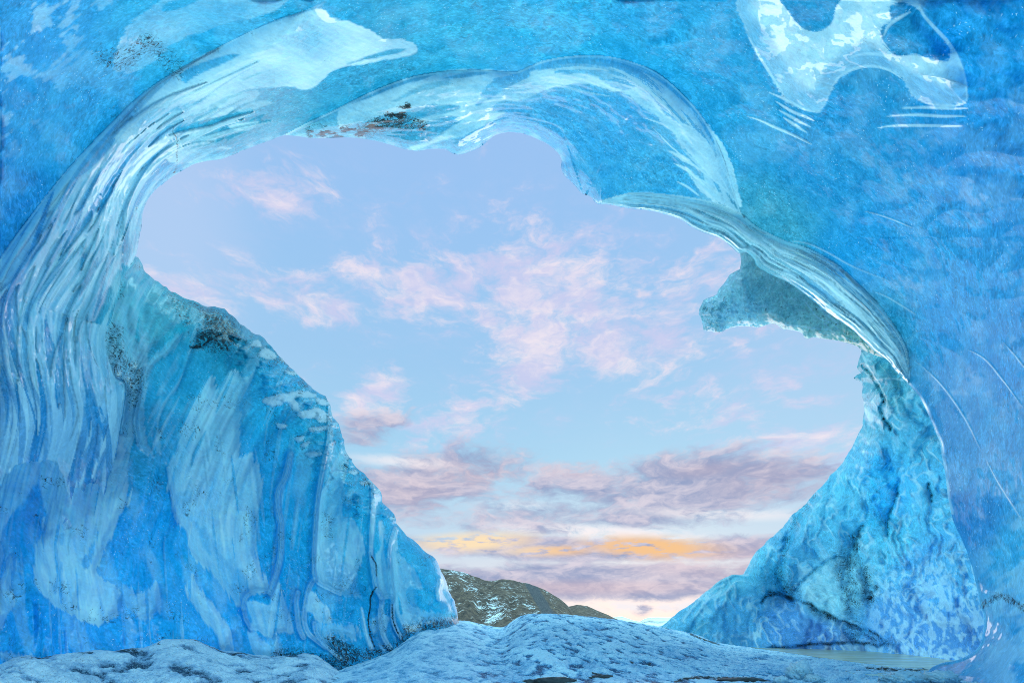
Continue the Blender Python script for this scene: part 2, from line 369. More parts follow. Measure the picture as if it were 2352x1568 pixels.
# ------------------------------------------------------------------ materials
def new_mat(name):
    m = bpy.data.materials.new(name); m.use_nodes = True; return m, NT(m.node_tree)
def ice_material(name, grain=1.0, speck=1.0, milk_sheen_col=(150, 208, 236), transl=0.32, coat=1.0, wave=0.35):
    m, N = new_mat(name)
    P = N.n('ShaderNodeNewGeometry').outputs['Position']
    tint = N.attr('tint', 'Vector'); milk_sheen = N.attr('milk_sheen'); dirt = N.attr('dirt'); gl = N.attr('gloss'); snow = N.attr('snow')
    g1 = N.noise(P, 5.0, 6, 0.62, 0.6); g2 = N.noise(P, 15.0, 7, 0.72, 0.9); g3 = N.noise(P, 34.0, 4, 0.75)
    body = N.mix(N.rng(g1, 0.3, 0.7), N.vec('MULTIPLY', tint, (0.62, 0.84, 0.9)), N.vec('ADD', N.vec('MULTIPLY', tint, (1.1, 1.08, 1.05)), (0.03, 0.02, 0.012)))
    k = N.math('MULTIPLY', N.math('MULTIPLY', N.math('SUBTRACT', g2, 0.5), 2.6 * grain), N.rng(N.noise(P, 1.1, 4, 0.6), 0.36, 0.64, 0.25, 1.35))
    k = N.math('ADD', k, N.math('MULTIPLY', N.math('SUBTRACT', g3, 0.5), 1.9 * grain))
    # the stronger the painted sheen, the calmer the grain
    k = N.math('MULTIPLY', k, N.rng(milk_sheen, 0, 1, 1.0, 0.45, 'LINEAR'))
    body = N.vec('ADD', N.vec('SCALE', body, scale=N.math('ADD', 1.0, k)), N.vec('SCALE', (0.10, 0.10, 0.07), scale=N.math('MAXIMUM', k, 0.0)))
    # bubbles and crystal glints, dark grains
    vo = N.voro(N.vec('ADD', P, N.vec('SCALE', N.noise(P, 20.0, 2, 0.5, out=1), scale=0.06)), 30.0); sp = N.math('MULTIPLY', N.rng(vo, 0.22, 0.06), N.rng(N.noise(P, 3.2, 5, 0.7), 0.46, 0.60))
    sp = N.math('MULTIPLY', sp, 0.85 * speck)
    body = N.mix(sp, body, L4(215, 240, 250))
    dk = N.math('MULTIPLY', N.rng(N.noise(P, 38.0, 4, 0.7, 1.5), 0.69, 0.76), N.rng(N.noise(P, 2.3, 3, 0.6), 0.46, 0.62))
    body = N.mix(N.math('MULTIPLY', dk, 0.7 * speck), body, (0.0, 0.05, 0.14, 1))
    mk = N.mix(N.rng(g1, 0.25, 0.75), milk_sheen_col and L4(*milk_sheen_col), L4(*(min(255, c + 22) for c in milk_sheen_col)))
    mk = N.vec('SCALE', mk, scale=N.math('ADD', 1.0, N.math('MULTIPLY', k, 0.45)))
    body = N.mix(N.math('MULTIPLY', milk_sheen, 1.0, clamp=True), body, mk)  # pale ice and painted sky sheen mixed into the base colour
    sn = N.mix(N.rng(N.noise(P, 60, 4, 0.7), 0.35, 0.65), L4(225, 238, 250), L4(253, 254, 255))
    body = N.mix(snow, body, sn)
    dn = N.math('ADD', N.math('MULTIPLY_ADD', N.noise(P, 20.0, 8, 0.8, 1.6), 1.5, -0.25), N.math('MULTIPLY', dirt, 0.42))
    dm = N.math('MULTIPLY', N.rng(dn, 0.62, 0.80), N.rng(dirt, 0.03, 0.2))
    body = N.mix(dm, body, N.mix(N.rng(g3, 0.4, 0.6), (0.004, 0.010, 0.02, 1), (0.03, 0.045, 0.055, 1)))
    h = N.math('ADD', N.math('MULTIPLY', g1, wave), N.math('MULTIPLY', g2, 0.10 * grain))
    bp = N.bump(h, 0.5, 0.06)
    b = N.n('ShaderNodeBsdfPrincipled'); N.l(body, b.inputs['Base Color'])
    N.l(N.rng(gl, 0, 1, 0.7, 0.16, 'LINEAR'), b.inputs['Roughness']); b.inputs['IOR'].default_value = 1.31
    N.l(bp, b.inputs['Normal'])
    N.l(N.math('MULTIPLY', gl, coat), b.inputs['Coat Weight']); b.inputs['Coat Roughness'].default_value = 0.03; b.inputs['Coat IOR'].default_value = 1.85
    cb = N.bump(N.noise(P, 3.0, 2, 0.5), 0.25, 0.08); N.l(cb, b.inputs['Coat Normal'])
    t = N.n('ShaderNodeBsdfTranslucent'); N.l(body, t.inputs[0]); N.l(bp, t.inputs['Normal'])
    mx = N.n('ShaderNodeMixShader'); mx.inputs[0].default_value = transl; N.l(b.outputs[0], mx.inputs[1]); N.l(t.outputs[0], mx.inputs[2])
    o = N.n('ShaderNodeOutputMaterial'); N.l(mx.outputs[0], o.inputs[0])
    return m
M_VAULT = ice_material('glazed_blue_ice', milk_sheen_col=(218, 240, 248), grain=0.6)
M_WALL = ice_material('old_blue_ice', milk_sheen_col=(196, 230, 248), grain=0.55, transl=0.6)
M_CLIFF = ice_material('weathered_ice', grain=0.7, milk_sheen_col=(205, 230, 246), wave=0.2, transl=0.5, coat=0.35)

# ------------------------------------------------------------------ survey of the cave
RIM_L = D(306,599, 314,580, 318,555, 325,520, 328,490, 335,468, 345,450, 356,437, 378,419, 400,403, 425,388, 445,378, 470,371, 505,366, 530,358, 560,345, 600,330, 640,315, 660,311,
          690,314, 720,318, 750,317, 790,316, 820,317, 850,322, 880,328, 910,336, 935,344, 960,347, 985,343, 1010,342, 1030,346, 1045,355, 1060,354, 1080,348, 1105,337, 1115,328, 1130,316,
          1150,307, 1175,304, 1205,308, 1230,318, 1255,330, 1275,345, 1284,354, 1291,372, 1288,385, 1292,397, 1303,410, 1320,425, 1335,443, 1355,452, 1372,468, 1400,470, 1440,478, 1480,482, 1520,490,
          1560,503, 1590,522, 1620,535, 1650,545, 1672,560, 1697,582)
BAND_LOW = np.concatenate([C(5, 440,190, 500,235, 530,290, 640,355, 740,400, 880,500, 1000,600, 1150,700, 1250,790, 1330,870, 1420,930, 1470,1000, 1560,1090, 1640,1190, 1690,1290, 1740,1410, 1780,1510),
                           C(8, 1790,30, 1812,150, 1830,300, 1870,470, 1940,620, 1990,760, 2025,900, 2045,1040, 2072,1110, 2068,1220, 2040,1310, 1975,1372, 1880,1410, 1750,1442, 1690,1490, 1600,1620, 1500,1900)])
LOW_LEFT = np.concatenate([D(-1200,1760), D(-600,1500), D(-120,1330), D(60,1250), D(180,1200), D(250,1120)]) 
ARM_R = C(4, 820,1400, 860,1090, 790,1050, 735,900, 720,760, 770,620, 800,480, 850,350, 880,300)
def rough_pts(P, amp, seed, sc_=30.0):
    a = np.arange(len(P)); s = np.concatenate([[0], np.cumsum(np.hypot(*(np.diff(P, axis=0).T)))])
    return P + amp * np.stack([fbm(s / sc_, s * 0, seed, 3), fbm(s / sc_, s * 0 + 9, seed + 7, 3)], 1)
hole = np.concatenate([RIM_L, BAND_LOW, D(1900,2600), D(-2500,2600), LOW_LEFT, ARM_R])
HOLE = rough_pts(smooth(hole, True), 1.6, 3)

A_OUT = smooth(D(-160,1300, -60,1180, -25,1050, -10,940, -40,800, -40,680, 0,596, 60,510, 130,420, 180,362, 240,300, 300,240, 355,195, 410,161, 490,116, 572,74, 640,45, 700,25, 745,0, 780,-60), False)
B_OUT = smooth(np.concatenate([D(650,312), D(700,285, 750,262, 800,237, 850,213, 900,192, 950,176, 1000,167, 1050,163, 1100,162, 1150,165, 1183,166, 1205,158, 1230,147, 1255,139, 1300,131, 1350,128, 1400,131, 1450,143, 1500,163,
                 1550,200, 1600,252, 1635,305, 1660,360, 1680,425, 1703,492)]), False)
C_OUT = smooth(D(1372,464, 1400,455, 1450,443, 1500,444, 1560,450, 1610,458, 1650,468, 1703,492, 1740,522, 1800,552, 1850,568, 1920,606, 1975,655, 2020,702, 2060,757, 2082,800, 2089,840, 2090,866), False)
# drip ridges and shock lines on the ceiling
THREADS = [smooth(p, False) for p in (C(5, 730,115, 860,130, 1000,190, 1150,275, 1300,340, 1440,390), C(5, 1310,460, 1400,490, 1520,560, 1625,625), C(5, 1565,905, 1650,970, 1750,1060, 1850,1180, 1960,1350, 2060,1560),
           C(8, 2080,20, 2160,180, 2260,340, 2349,480), C(5, 1950,850, 2080,920, 2200,1060, 2349,1260), C(5, 2200,800, 2290,900, 2400,1040), C(3, 1250,1440, 1400,1480, 1600,1560))]
HATCH = [smooth(p, False) for p in (C(3, 600,630, 720,680, 860,750, 950,768), C(3, 650,690, 760,760, 860,800, 925,830), C(3, 670,750, 760,800, 840,845, 900,870), C(3, 700,800, 800,865, 870,910),
         C(3, 1500,738, 1700,735, 1850,742, 1970,740), C(3, 1400,795, 1600,785, 1800,795, 1972,793), C(3, 1330,880, 1450,860, 1650,858, 1955,863))]
BIGTHREAD = smooth(C(3, 455,795, 540,820, 660,875, 780,925, 910,992), False)
# sky reflections painted as pale tongues: (outline, strength, edge softness px, streak px)
VT = [
 (D(410,161, 480,122, 572,74, 650,44, 725,22, 745,25, 762,42, 800,50, 850,70, 880,88, 930,92, 955,102, 957,118, 930,130, 880,138, 830,147, 790,155, 760,168, 745,182, 722,200, 700,206, 660,199, 600,203, 540,215, 480,240, 400,265, 330,285, 262,308, 300,250, 350,205), .95, 3, 3),
 (C(1, 760,900, 900,820, 1100,760, 1350,700, 1560,640, 1760,622, 1750,680, 1600,740, 1540,790, 1470,800, 1250,850, 1100,880, 900,980, 700,1100, 520,1240, 440,1260, 560,1120), .85, 3, 3),
 (C(1, 880,1010, 1080,900, 1210,850, 1180,930, 1260,960, 1400,930, 1490,900, 1480,960, 1400,1040, 1200,1120, 1000,1010, 780,1120, 560,1260, 420,1380, 300,1480, 420,1300), .8, 3, 3),
 (C(1, 1560,860, 1640,840, 1770,828, 1700,890, 1600,890), .9, 2, 2),
 (C(1, 1620,760, 1720,700, 1810,690, 1860,705, 1760,740, 1660,765), .6, 3, 2),
 (C(1, 1280,1110, 1380,1030, 1500,1000, 1580,1012, 1470,1030, 1380,1080, 1340,1110), .8, 2, 2),
 (C(2, 0,745, 200,670, 400,590, 560,540, 700,495, 850,478, 1000,480, 1100,490, 1190,502, 1120,530, 1050,540, 1030,600, 980,650, 1010,680, 1100,620, 1200,570, 1290,520, 1300,490, 1440,475, 1470,500, 1650,500,
      1740,520, 1850,585, 1950,612, 2060,580, 2100,608, 2050,640, 2110,650, 2200,760, 2349,880, 2349,1020, 2290,930, 2250,880, 2150,780, 2050,720, 1950,640, 1850,622, 1700,580, 1550,580, 1400,612, 1300,665, 1200,690,
      1090,695, 1030,750, 1140,770, 1080,800, 950,870, 850,930, 700,965, 520,1025, 470,1000, 600,970, 750,880, 830,810, 700,798, 570,840, 500,830, 700,770, 820,735, 750,710, 600,720, 430,760, 250,810, 100,850, 0,880), .9, 4, 4),
 (D(1690,0, 1705,50, 1730,110, 1760,160, 1790,210, 1805,235, 1845,250, 1882,258, 1900,232, 1912,205, 1935,175, 1965,158, 2003,152, 2043,162, 2073,182, 2087,210, 2110,232, 2150,240, 2190,241, 2219,234, 2219,190, 2200,135, 2175,95, 2140,57, 2117,27, 2105,-20, 2108,-90, 1900,-160, 1700,-120), .50, 3, 5),
 (C(2, 2240,1030, 2349,1060, 2420,1130, 2349,1105), .8, 2, 2), (C(2, 2290,1120, 2380,1150, 2430,1210, 2349,1160), .8, 2, 2),
 (D(262,162, 268,118, 285,75, 318,38, 370,0, 420,-60, 700,-60, 640,20, 540,50, 420,90, 350,140, 310,165), .34, 5, 8),
]
CR['g'] = (1200, 0, 1.7294)
VT += [(C('g', 845,550, 870,535, 930,560, 990,620, 1025,690, 1010,610, 985,530, 1000,560, 1040,610, 1085,700, 1112,800, 1130,895, 1080,850, 1000,770, 940,705, 885,645, 855,600), .85, 2, 3),
       (C('g', 905,745, 960,775, 1040,835, 1115,905, 1130,925, 1060,890, 980,850, 930,800), .75, 2, 3),
       (C('g', 640,400, 700,398, 760,440, 800,505, 860,560, 900,600, 960,670, 900,625, 830,570, 800,545, 760,500, 700,445), .8, 2, 3)]
SLINES = [(smooth(p, False), w_, k) for p, w_, k in ((D(2100,-30, 2117,27, 2140,57, 2175,95, 2200,135, 2217,185, 2221,236), 6, .62), (D(2222,236, 2190,243, 2150,241, 2110,233), 4, .62),
   (C(3, 1030,600, 1100,515, 1200,468, 1310,452, 1430,482, 1520,545), 5, .62), (C(3, 1150,400, 1250,370, 1400,380, 1520,450, 1680,530, 1800,545, 1860,500, 1880,400), 9, .62), (C(3, 460,240, 540,380, 640,540, 720,660), 5, .7),
   (C(3, 1440,30, 1370,160, 1370,260, 1440,350), 4, .7), (C(3, 620,20, 730,200, 850,420, 960,560), 10, .45), (C(3, 1390,250, 1430,170, 1520,110, 1580,80), 6, .6))]  # painted highlights along the looped sky reflection
BSTROKES = [smooth(p, False) for p in (C('g', 805,648, 880,685, 960,740, 1050,810, 1110,870), C('g', 835,705, 900,740, 960,790, 1000,830), C('g', 850,785, 900,810, 950,850), C('g', 1100,880, 1050,780, 990,700, 930,640), C('g', 1130,900, 1090,800, 1030,700))]
VT_HOLES = [(C(1, 1100,60, 1170,10, 1380,-20, 1300,30, 1180,75, 1110,82), 1, 3, 2), (C(1, 1220,510, 1330,450, 1500,390, 1600,365, 1640,370, 1560,420, 1450,470, 1330,520, 1270,570, 1240,550), .85, 2, 3),
 (D(795,149, 850,127, 900,114, 935,113, 915,122, 880,130, 830,140), .9, 2, 2),
 (C(1, 840,850, 1000,770, 1200,720, 1400,670, 1380,700, 1200,760, 1000,820, 850,880), .55, 4, 4),
 (C(2, 350,700, 520,600, 700,550, 760,560, 700,590, 520,640, 400,690), .55, 3, 4), (C(2, 690,535, 850,500, 1020,492, 960,515, 800,535), .75, 2, 2),
 (C(2, 955,665, 980,610, 1060,550, 1180,510, 1290,490, 1300,520, 1150,580, 1060,630, 990,668), .9, 2, 2), (C(2, 920,715, 955,690, 990,690, 960,715, 930,725), .9, 2, 1),
 (C(3, 690,-40, 740,80, 820,180, 900,217, 980,205, 1040,150, 1062,60, 1075,-40), 1.0, 3, 4),
 (C(3, 1430,50, 1520,18, 1620,62, 1700,150, 1780,240, 1838,315, 1832,418, 1740,405, 1600,380, 1465,375, 1385,290, 1375,190, 1440,140), 1.0, 2, 9)]
VT_SOFT = [(D(1735,0, 1775,90, 1830,180, 1865,205, 1915,140, 1965,105, 2000,100, 2050,140, 2120,170, 2175,190, 2200,160, 2180,120, 2120,40, 2090,-30), .42, 12, 10),]  # brighter core of the looped reflection, painted in

g_in = 2.35
def axis(lo, hi, dlo, dhi, step=g_in):
    a = np.arange(dlo, dhi + step, step); l = [dlo]; s = step
    while l[-1] > lo: s = min(s * 1.12, 120); l.append(l[-1] - s)
    h = [a[-1]]; s = step
    while h[-1] < hi: s = min(s * 1.12, 120); h.append(h[-1] + s)
    return np.array(l[1:][::-1] + list(a) + h[1:])

RV = tps([(306,599,7.9),(270,690,7.2),(242,770,6.9),(276,986,6.7),(325,520,8.2),(450,378,8.6),(660,311,9.0),(960,347,9.3),(1175,304,9.3),(1290,380,9.3),(1500,485,9.2),(1697,582,9.0),(1858,683,8.9),(2040,827,8.6),(2110,905,8.0),(2170,1100,7.4),
          (2225,1260,7.0),(2258,1400,6.8),(2200,1520,6.6),(2100,1600,6.2),
          (1176,130,7.6),(700,130,7.0),(1500,0,6.3),(800,0,6.3),(0,0,5.2),(0,600,6.0),(-200,1000,5.2),(100,1000,6.2),(150,1300,6.4),(0,1500,6.2),(2352,0,4.9),(2352,600,5.2),(2352,1200,5.2),(2352,1568,4.9),(2250,900,6.4),(1900,300,6.6),
          (1900,-900,4.0),(400,-900,4.0),(1176,-2400,3.4),(3200,-900,3.4),(3400,700,3.6),(3400,1700,3.6),(-900,-700,3.8),(-1000,700,3.9),(-1000,1700,4.0),(-2600,700,3.2),(5000,700,3.2),(1176,-4200,3.2),(5000,-2500,3.0),(-2600,-2500,3.0),(2352,2200,5.0),(-200,2300,5.5)])
def srgb_pts(L):
    o = []
    for p in L:
        c = np.array(lin(p[2:])); o.append([p[0], p[1], *np.minimum(c * np.array([0.60, 1.34, 1.18]), .93)])
    return np.array(o)
RL = tps([(310,600,8.8),(500,705,8.8),(760,930,8.6),(900,1180,8.4),(1050,1400,8.4),(700,1300,7.6),(400,1200,6.8),(200,1200,6.1),(0,1300,5.5),(-300,1300,4.8),(200,800,7.7),(0,900,6.6),(0,1560,5.4),(500,1560,6.4),(900,1500,7.6),(400,900,8.0),
          (-1200,1300,3.8),(-2000,1300,3.2),(-1200,2200,3.8),(500,2100,6.4)])
TINT_V = srgb_pts([(0,100,70,150,210),(0,500,40,135,200),(200,300,50,150,205),(450,100,75,165,210),(700,60,60,160,205),(1000,60,70,165,205),(1300,60,60,165,210),(1500,100,45,155,205),(600,260,85,155,190),(900,130,60,150,190),
   (1400,300,80,158,212),(1500,380,85,160,208),(1250,260,95,160,212),(1700,250,45,150,200),(1900,350,25,140,195),(2000,60,35,140,190),(2250,100,20,145,208),(2330,350,10,138,204),(2000,600,22,145,205),(2200,700,22,148,208),
   (2330,800,20,142,204),(2250,1050,60,145,200),(2330,1250,60,155,205),(2240,1210,15,125,190),(2270,1480,20,130,190),(2330,1500,60,145,200),(-100,700,35,130,205),(100,800,60,140,190),(230,700,75,140,175),(60,1000,50,130,190),(10,1200,30,115,190),(1750,540,100,150,180),(2000,740,70,140,180)])
A_IN = smooth(D(800,240, 655,311, 520,352, 400,398, 335,480, 308,599, 272,690, 246,780, 262,900, 272,1000, 245,1130, 190,1300), False)
B_IN = smooth(D(640,330, 800,330, 950,352, 1060,352, 1170,318, 1270,365, 1320,440, 1420,480, 1560,512, 1700,590), False)
def polys(x, y, L, flowq, flows, seed=0):
    out = np.zeros(x.shape, F)
    st = fbm(flowq / 7.0, flows / 90.0, seed + 3, 3)
    for P_, k, e, a in L:
        s = sdf(x, y, smooth(P_, True, 8), 40)
        q_ = s + a * st * 1.6; out = np.maximum(out, k * sst(-e, e, q_) + 0.16 * np.exp(-((q_ - 2.0) / 1.8) ** 2))
    return out

def vault_fields(x, y, d):
    R = RV(x, y)
    n = len(x)
    tint = idw(x, y, TINT_V, 2.2, 40)
    nearA = (x < 900); dA = np.full(n, 1e4, F); sA = np.zeros(n, F)
    m = (x < 1050) & (y < 1500) & (y > -300) & (x > -500)
    dA[m], sA[m] = dist_line(x[m], y[m], A_OUT, False, True)
    polyA = np.concatenate([A_OUT, D(800,-60, 800,250, 655,311), RIM_L[:19][::-1], ARM_R[::-1], D(250,1120, 180,1300, -160,1400)])
    inA = inside(x, y, polyA); 
    dB = np.full(n, 1e4, F); sB = np.zeros(n, F); m = (x > 550) & (x < 1850) & (y < 700) & (y > 60)
    dB[m], sB[m] = dist_line(x[m], y[m], B_OUT, False, True)
    polyB = np.concatenate([B_OUT, C_OUT[:int(len(C_OUT) * .42)][::-1], RIM_L[19:-12][::-1]])
    inB = inside(x, y, polyB)
    dC = np.full(n, 1e4, F); sC = np.zeros(n, F); m = (x > 1250) & (y < 1000) & (y > 350) & (x < 2250)
    dC[m], sC[m] = dist_line(x[m], y[m], C_OUT, False, True)
    polyC = np.concatenate([C_OUT, BAND_LOW[:13][::-1], RIM_L[-13:][::-1]])
    inC = inside(x, y, polyC)
    def prof(dd, wd): q = np.clip(dd / wd, 0, 1); return 1 - (1 - q) ** 2.2
    aA = np.where(inA, 1 - sst(560, 800, x), 0)
    R = R - 0.30 * aA * prof(dA, 70)
    R = R - np.where(inB, 0.25 * prof(dB, 55), 0)
    R = R - np.where(inC, 0.22 * prof(dC, 50), 0)
    dAi = np.full(n, 100., F); dAi[inA] = dist_line(x[inA], y[inA], A_IN); dBi = np.full(n, 100., F); dBi[inB] = dist_line(x[inB], y[inB], B_IN)
    tA = dA / (dA + dAi + 1); tB = dB / (dB + dBi + 1); tC = dC / (dC + d + 1)
    wrp = perlin(x / 260, y / 260, 11)
    # flutes running along the arm
    mA = fbm(sA / 300 + 0.5 * wrp, tA * 5.5 + 0.8 * wrp + sA / 700, 21, 4, 0.6); fA = fbm(sA / 300, tA * 30 + 1.5 * wrp, 31, 3)
    mB = fbm(sB / 240 + 0.5 * wrp, tB * 5.0 + 0.6 * wrp, 41, 4, 0.55); fB = fbm(sB / 300, dB / 5.5 + 1.2 * wrp, 51, 2)
    mC = fbm(sC / 260 + 0.3 * wrp, tC * 5.0 + 0.5 * wrp + sC / 900, 61, 3, 0.6); fC = fbm(sC / 330 + wrp, tC * 17 + wrp + sC / 500, 71, 3, 0.6)
    qC0 = fC + 0.4 * mC
    swell = fbm(x / 420, y / 420, 81, 3)
    R = R + 0.10 * swell
    lowA = sst(300, 460, y) * (1 - sst(300, 520, x) * (1 - sst(380, 430, y)))
    R = R + aA * sst(0, 60, dA) * (0.10 * mA * (0.4 + 0.6 * lowA) + 0.010 * fA * lowA)
    R = R + np.where(inB, sst(0, 60, dB) * (0.10 * mB + 0.0), 0)
    R = R + np.where(inC, sst(0, 25, dC) * (-0.05 * mC - 0.05 * qC0), 0)
    # the lip turns away round the opening
    rw = np.where(x > 1380, 8.0, 42.0); roll = np.clip(1 - d / rw, 0, 1); R = R + np.where(x > 1380, 0.08, 0.40) * roll ** 2
    # sky reflections painted into the ice as paler colour
    milk_sheen = polys(x, y, VT, x * 0.35 + y * 0.9, x, 5)
    milk_sheen = milk_sheen * (0.78 + 0.42 * perlin(x / 110, y / 60, 17) + 0.22 * fbm((x + y) / 60, (y - x * .45) / 7, 18, 3))
    for P_, k, e, a in VT_HOLES:
        s = sdf(x, y, smooth(P_, True, 8), 40); milk_sheen = milk_sheen * (1 - k * sst(-e, e, s + a * 1.4 * fbm(y / 3.5, x / 40, 9, 2)))
    milk_sheen = np.maximum(milk_sheen, 0)
    for P_, k, e, a in VT_SOFT:
        s = sdf(x, y, smooth(P_, True, 8), 40); hole8 = sdf(x, y, smooth(VT_HOLES[8][0]), 20); hole9 = sdf(x, y, smooth(VT_HOLES[9][0]), 20)
        milk_sheen = milk_sheen + k * sst(-e, e, s + a * wrp) * (hole8 < 0) * (hole9 < 0)
    pa = inA * (lowA) * 0.8 * (0.85 * sst(-0.10, -0.05, mA) * (0.85 + 0.5 * fA) + 0.45 * np.exp(-((mA + .1) / 0.014) ** 2) + 0.25 * sst(0.12, 0.2, fA))
    milk_sheen = np.maximum(milk_sheen, pa)
    bright_edge = 1.2 * np.exp(-((dA - 2) / 4.5) ** 2) * inA * aA + np.exp(-((dB - 1.5) / 2.8) ** 2) * inB * 1.1 + 1.1 * np.exp(-((dC - 1.5) / 3.0) ** 2) * inC  # thin highlights painted along the lobe edges
    pb = inB * (0.16 * sst(95, 70, dB) + 0.5 * sst(1350, 1450, x) * sst(70, 50, dB) * sst(10, 16, dB) * sst(0.02, 0.07, fbm(sB / 150 + wrp, dB / 9.0 + 3 * wrp, 53, 4, .65)))
    for P_ in BSTROKES: pb = np.maximum(pb, 0.85 * inB * tline(x, y, P_, 4.0))
    qC = fC + 0.4 * mC + 0.10; pc = inC * sst(2, 6, dC) * (0.9 * sst(-0.02, 0.06, qC) + 0.5 * sst(0.05, 0.0, np.abs(fbm(sC / 500, tC * 34 + 2 * wrp, 73, 2))) * sst(.0, -.1, qC))
    CIN = np.concatenate([RIM_L[-14:], BAND_LOW[:13]])
    rC, eC = ribbons(x, y, C_OUT, CIN, 60, 5, 0.02, 1.0, 0.12, 0.6, 1.5, 5.5, 0.0, 0.93, 0.22); rC = rC * inC * 1.15; pc = np.maximum(np.maximum(pc * 0.35, 0.16 * inC), np.clip(rC, 0, 1)); r2, _ = ribbons(x, y, C_OUT, CIN, 60, 15, 0.25, 1.0, 0.15, 0.5, 1.2, 2.6, 0.0, 0.55, 0.2); pc = np.maximum(pc, r2 * inC * 1.2); R = R - 0.05 * rC  # silvery sky-reflection ribbons painted along the rim
    rA, eA = ribbons(x, y, A_OUT, A_IN[::-1], 64, 7, 0.12, 0.72, 0.08, 0.40, 2.0, 13.0, 0.0, 1.0, 0.25); rA = rA * inA * aA; milk_sheen = np.maximum(milk_sheen, 0.95 * rA); R = R - 0.05 * rA
    wA, _ = ribbons(x, y, A_OUT, A_IN[::-1], 40, 8, 0.15, 0.80, 0.06, 0.28, 2.0, 12.0, 0.0, 1.0, 0.2); wA = wA * inA * aA; milk_sheen = milk_sheen * (1 - 0.85 * wA)
    rB, _ = ribbons(x, y, B_OUT, B_IN, 22, 9, 0.55, 1.0, 0.06, 0.2, 1.5, 4.5, 0.0, 0.35, 0.1); milk_sheen = np.maximum(milk_sheen, 0.8 * rB * inB)
    milk_sheen = np.maximum(milk_sheen, np.maximum(pb, pc)); milk_sheen = np.maximum(milk_sheen, np.clip(bright_edge, 0, 1) * 0.9)
    rimg = sst(14, 3, d) * (x < 1300) * (x > 290) * (y < 650); milk_sheen = np.maximum(milk_sheen, rimg * 0.45 * sst(-0.2, 0.2, fbm(x / 40, y / 40, 93, 2)))
    # far right rib: a bright edge highlight painted into the ice
    rr = (x > 2035) * sst(9, 2, d) * (y > 820) * (y < 1180); milk_sheen = np.maximum(milk_sheen, rr * (0.45 + 0.6 * perlin(x / 40, y / 40, 95)))
    # frosted body patches
    fr = fbm(x / 130, y / 130, 101, 4); frs = fbm((x + 1.2 * y) / 22, (y - .4 * x) / 60, 111, 4)
    corner = sst(420, 100, x + 0.8 * y * (y > 0)) 
    milk_sheen = np.maximum(milk_sheen, 0.42 * corner * sst(0.0, 0.12, fr + 0.4 * frs))
    rgt = sst(2180, 2330, x + 0.0 * y) * sst(950, 1250, y); milk_sheen = np.maximum(milk_sheen, 0.30 * rgt * sst(-0.15, 0.15, fr + 0.3 * frs))
    milk_sheen = np.maximum(milk_sheen, 0.10 * sst(0.05, 0.3, fr) * ~inA)
    for P_, w_, k in SLINES: milk_sheen = np.maximum(milk_sheen, k * tline(x, y, P_, w_, 0.35))
    for T in THREADS:
        tl = tline(x, y, T, 3.0); milk_sheen = np.maximum(milk_sheen, 0.42 * tl); R = R - 0.02 * tl
    for T in HATCH:
        milk_sheen = np.maximum(milk_sheen, 0.7 * tline(x, y, T, 5.0))
    tl = tline(x, y, BIGTHREAD, 5.0); milk_sheen = np.maximum(milk_sheen, 0.85 * tl); R = R - 0.02 * tl
    # combed grooves that fan across the right wall
    fan = fbm((np.hypot(x - 1500, y - 1500)) / 26, np.arctan2(y - 1500, x - 1500) * 2.0, 121, 3); R = R + 0.007 * fan * sst(1750, 2100, x)
    sS = sdf(x, y, smooth(VT[7][0], True, 8), 60); R = R - 0.16 * sst(-16, 46, sS)
    R = R + 0.16 * np.abs(fbm(x / 170, y / 120, 171, 2)) * (1 - np.maximum(aA, np.maximum(inB, inC)))
    milk_sheen = np.maximum(milk_sheen, 0.15 * sst(0.05, 0.34, fbm(x / 190, y / 190, 175, 5, .68)) * (x > 1700))
    # scalloped matt skin
    R = R + 0.010 * fbm(x / 26, y / 26, 131, 3)
    dirt = 0.9 * sst(26, 4, ldist(x, y, smooth(C(2, -180,905, 0,905, 100,900, 250,860, 380,790, 460,750), False), 40)) * sst(-0.2, .2, fbm(x / 30, y / 10, 141, 3))
    dirt = np.maximum(dirt, 0.5 * sst(30, 5, ldist(x, y, smooth(C(2, 150,890, 300,850, 500,840, 560,860), False), 40)))
    dirt = np.maximum(dirt, 0.55 * sst(24, 0, ldist(x, y, smooth(C(4, 850,440, 800,720, 780,850, 850,990, 870,1100), False), 40)))
    dirt = np.maximum(dirt, 0.5 * sst(3, 0.5, ldist(x, y, rough_pts(smooth(C(1, 1215,850, 1180,890, 1200,940, 1210,1000, 1210,1100, 1190,1180), False), 5, 9), 12)))
    dirt = np.maximum(dirt, 0.5 * sst(16, 2, ldist(x, y, smooth(C('c', 1960,430, 2100,330, 2200,350, 2400,480), False), 40)))
    dirt = np.maximum(dirt, 0.34 * sst(38, 10, ldist(x, y, smooth(C(1, 700,380, 860,420, 1000,300, 1130,400, 1210,480), False), 40)))
    dirt = dirt + 0.12 * sst(0.1, 0.4, fbm(x / 60, y / 60, 151, 3))
    gloss = np.clip(np.maximum(milk_sheen * 1.1, np.maximum(aA, np.maximum(inB, inC)) * 1.0), 0.08, 1)
    wj = sst(880, 1130, y) * sst(420, 320, x) * sst(-900, -500, x); R = R * (1 - wj) + (RL(x, y) + 0.10 * fbm(x / 60, y / 90, 161, 3) + 0.14 * sst(1000, 1180, y)) * wj
    # bottom right foot: glassy dark gully beside the pool
    gl = ldist(x, y, smooth(C('c', 1990,420, 2010,560, 1990,700, 1900,830, 1750,920), False), 90); gloss = np.maximum(gloss, sst(70, 20, gl))
    return dict(R=R, tint=tint, milk_sheen=np.clip(milk_sheen, 0, 1), dirt=np.clip(dirt, 0, 1), gloss=gloss, snow=np.zeros(n, F))

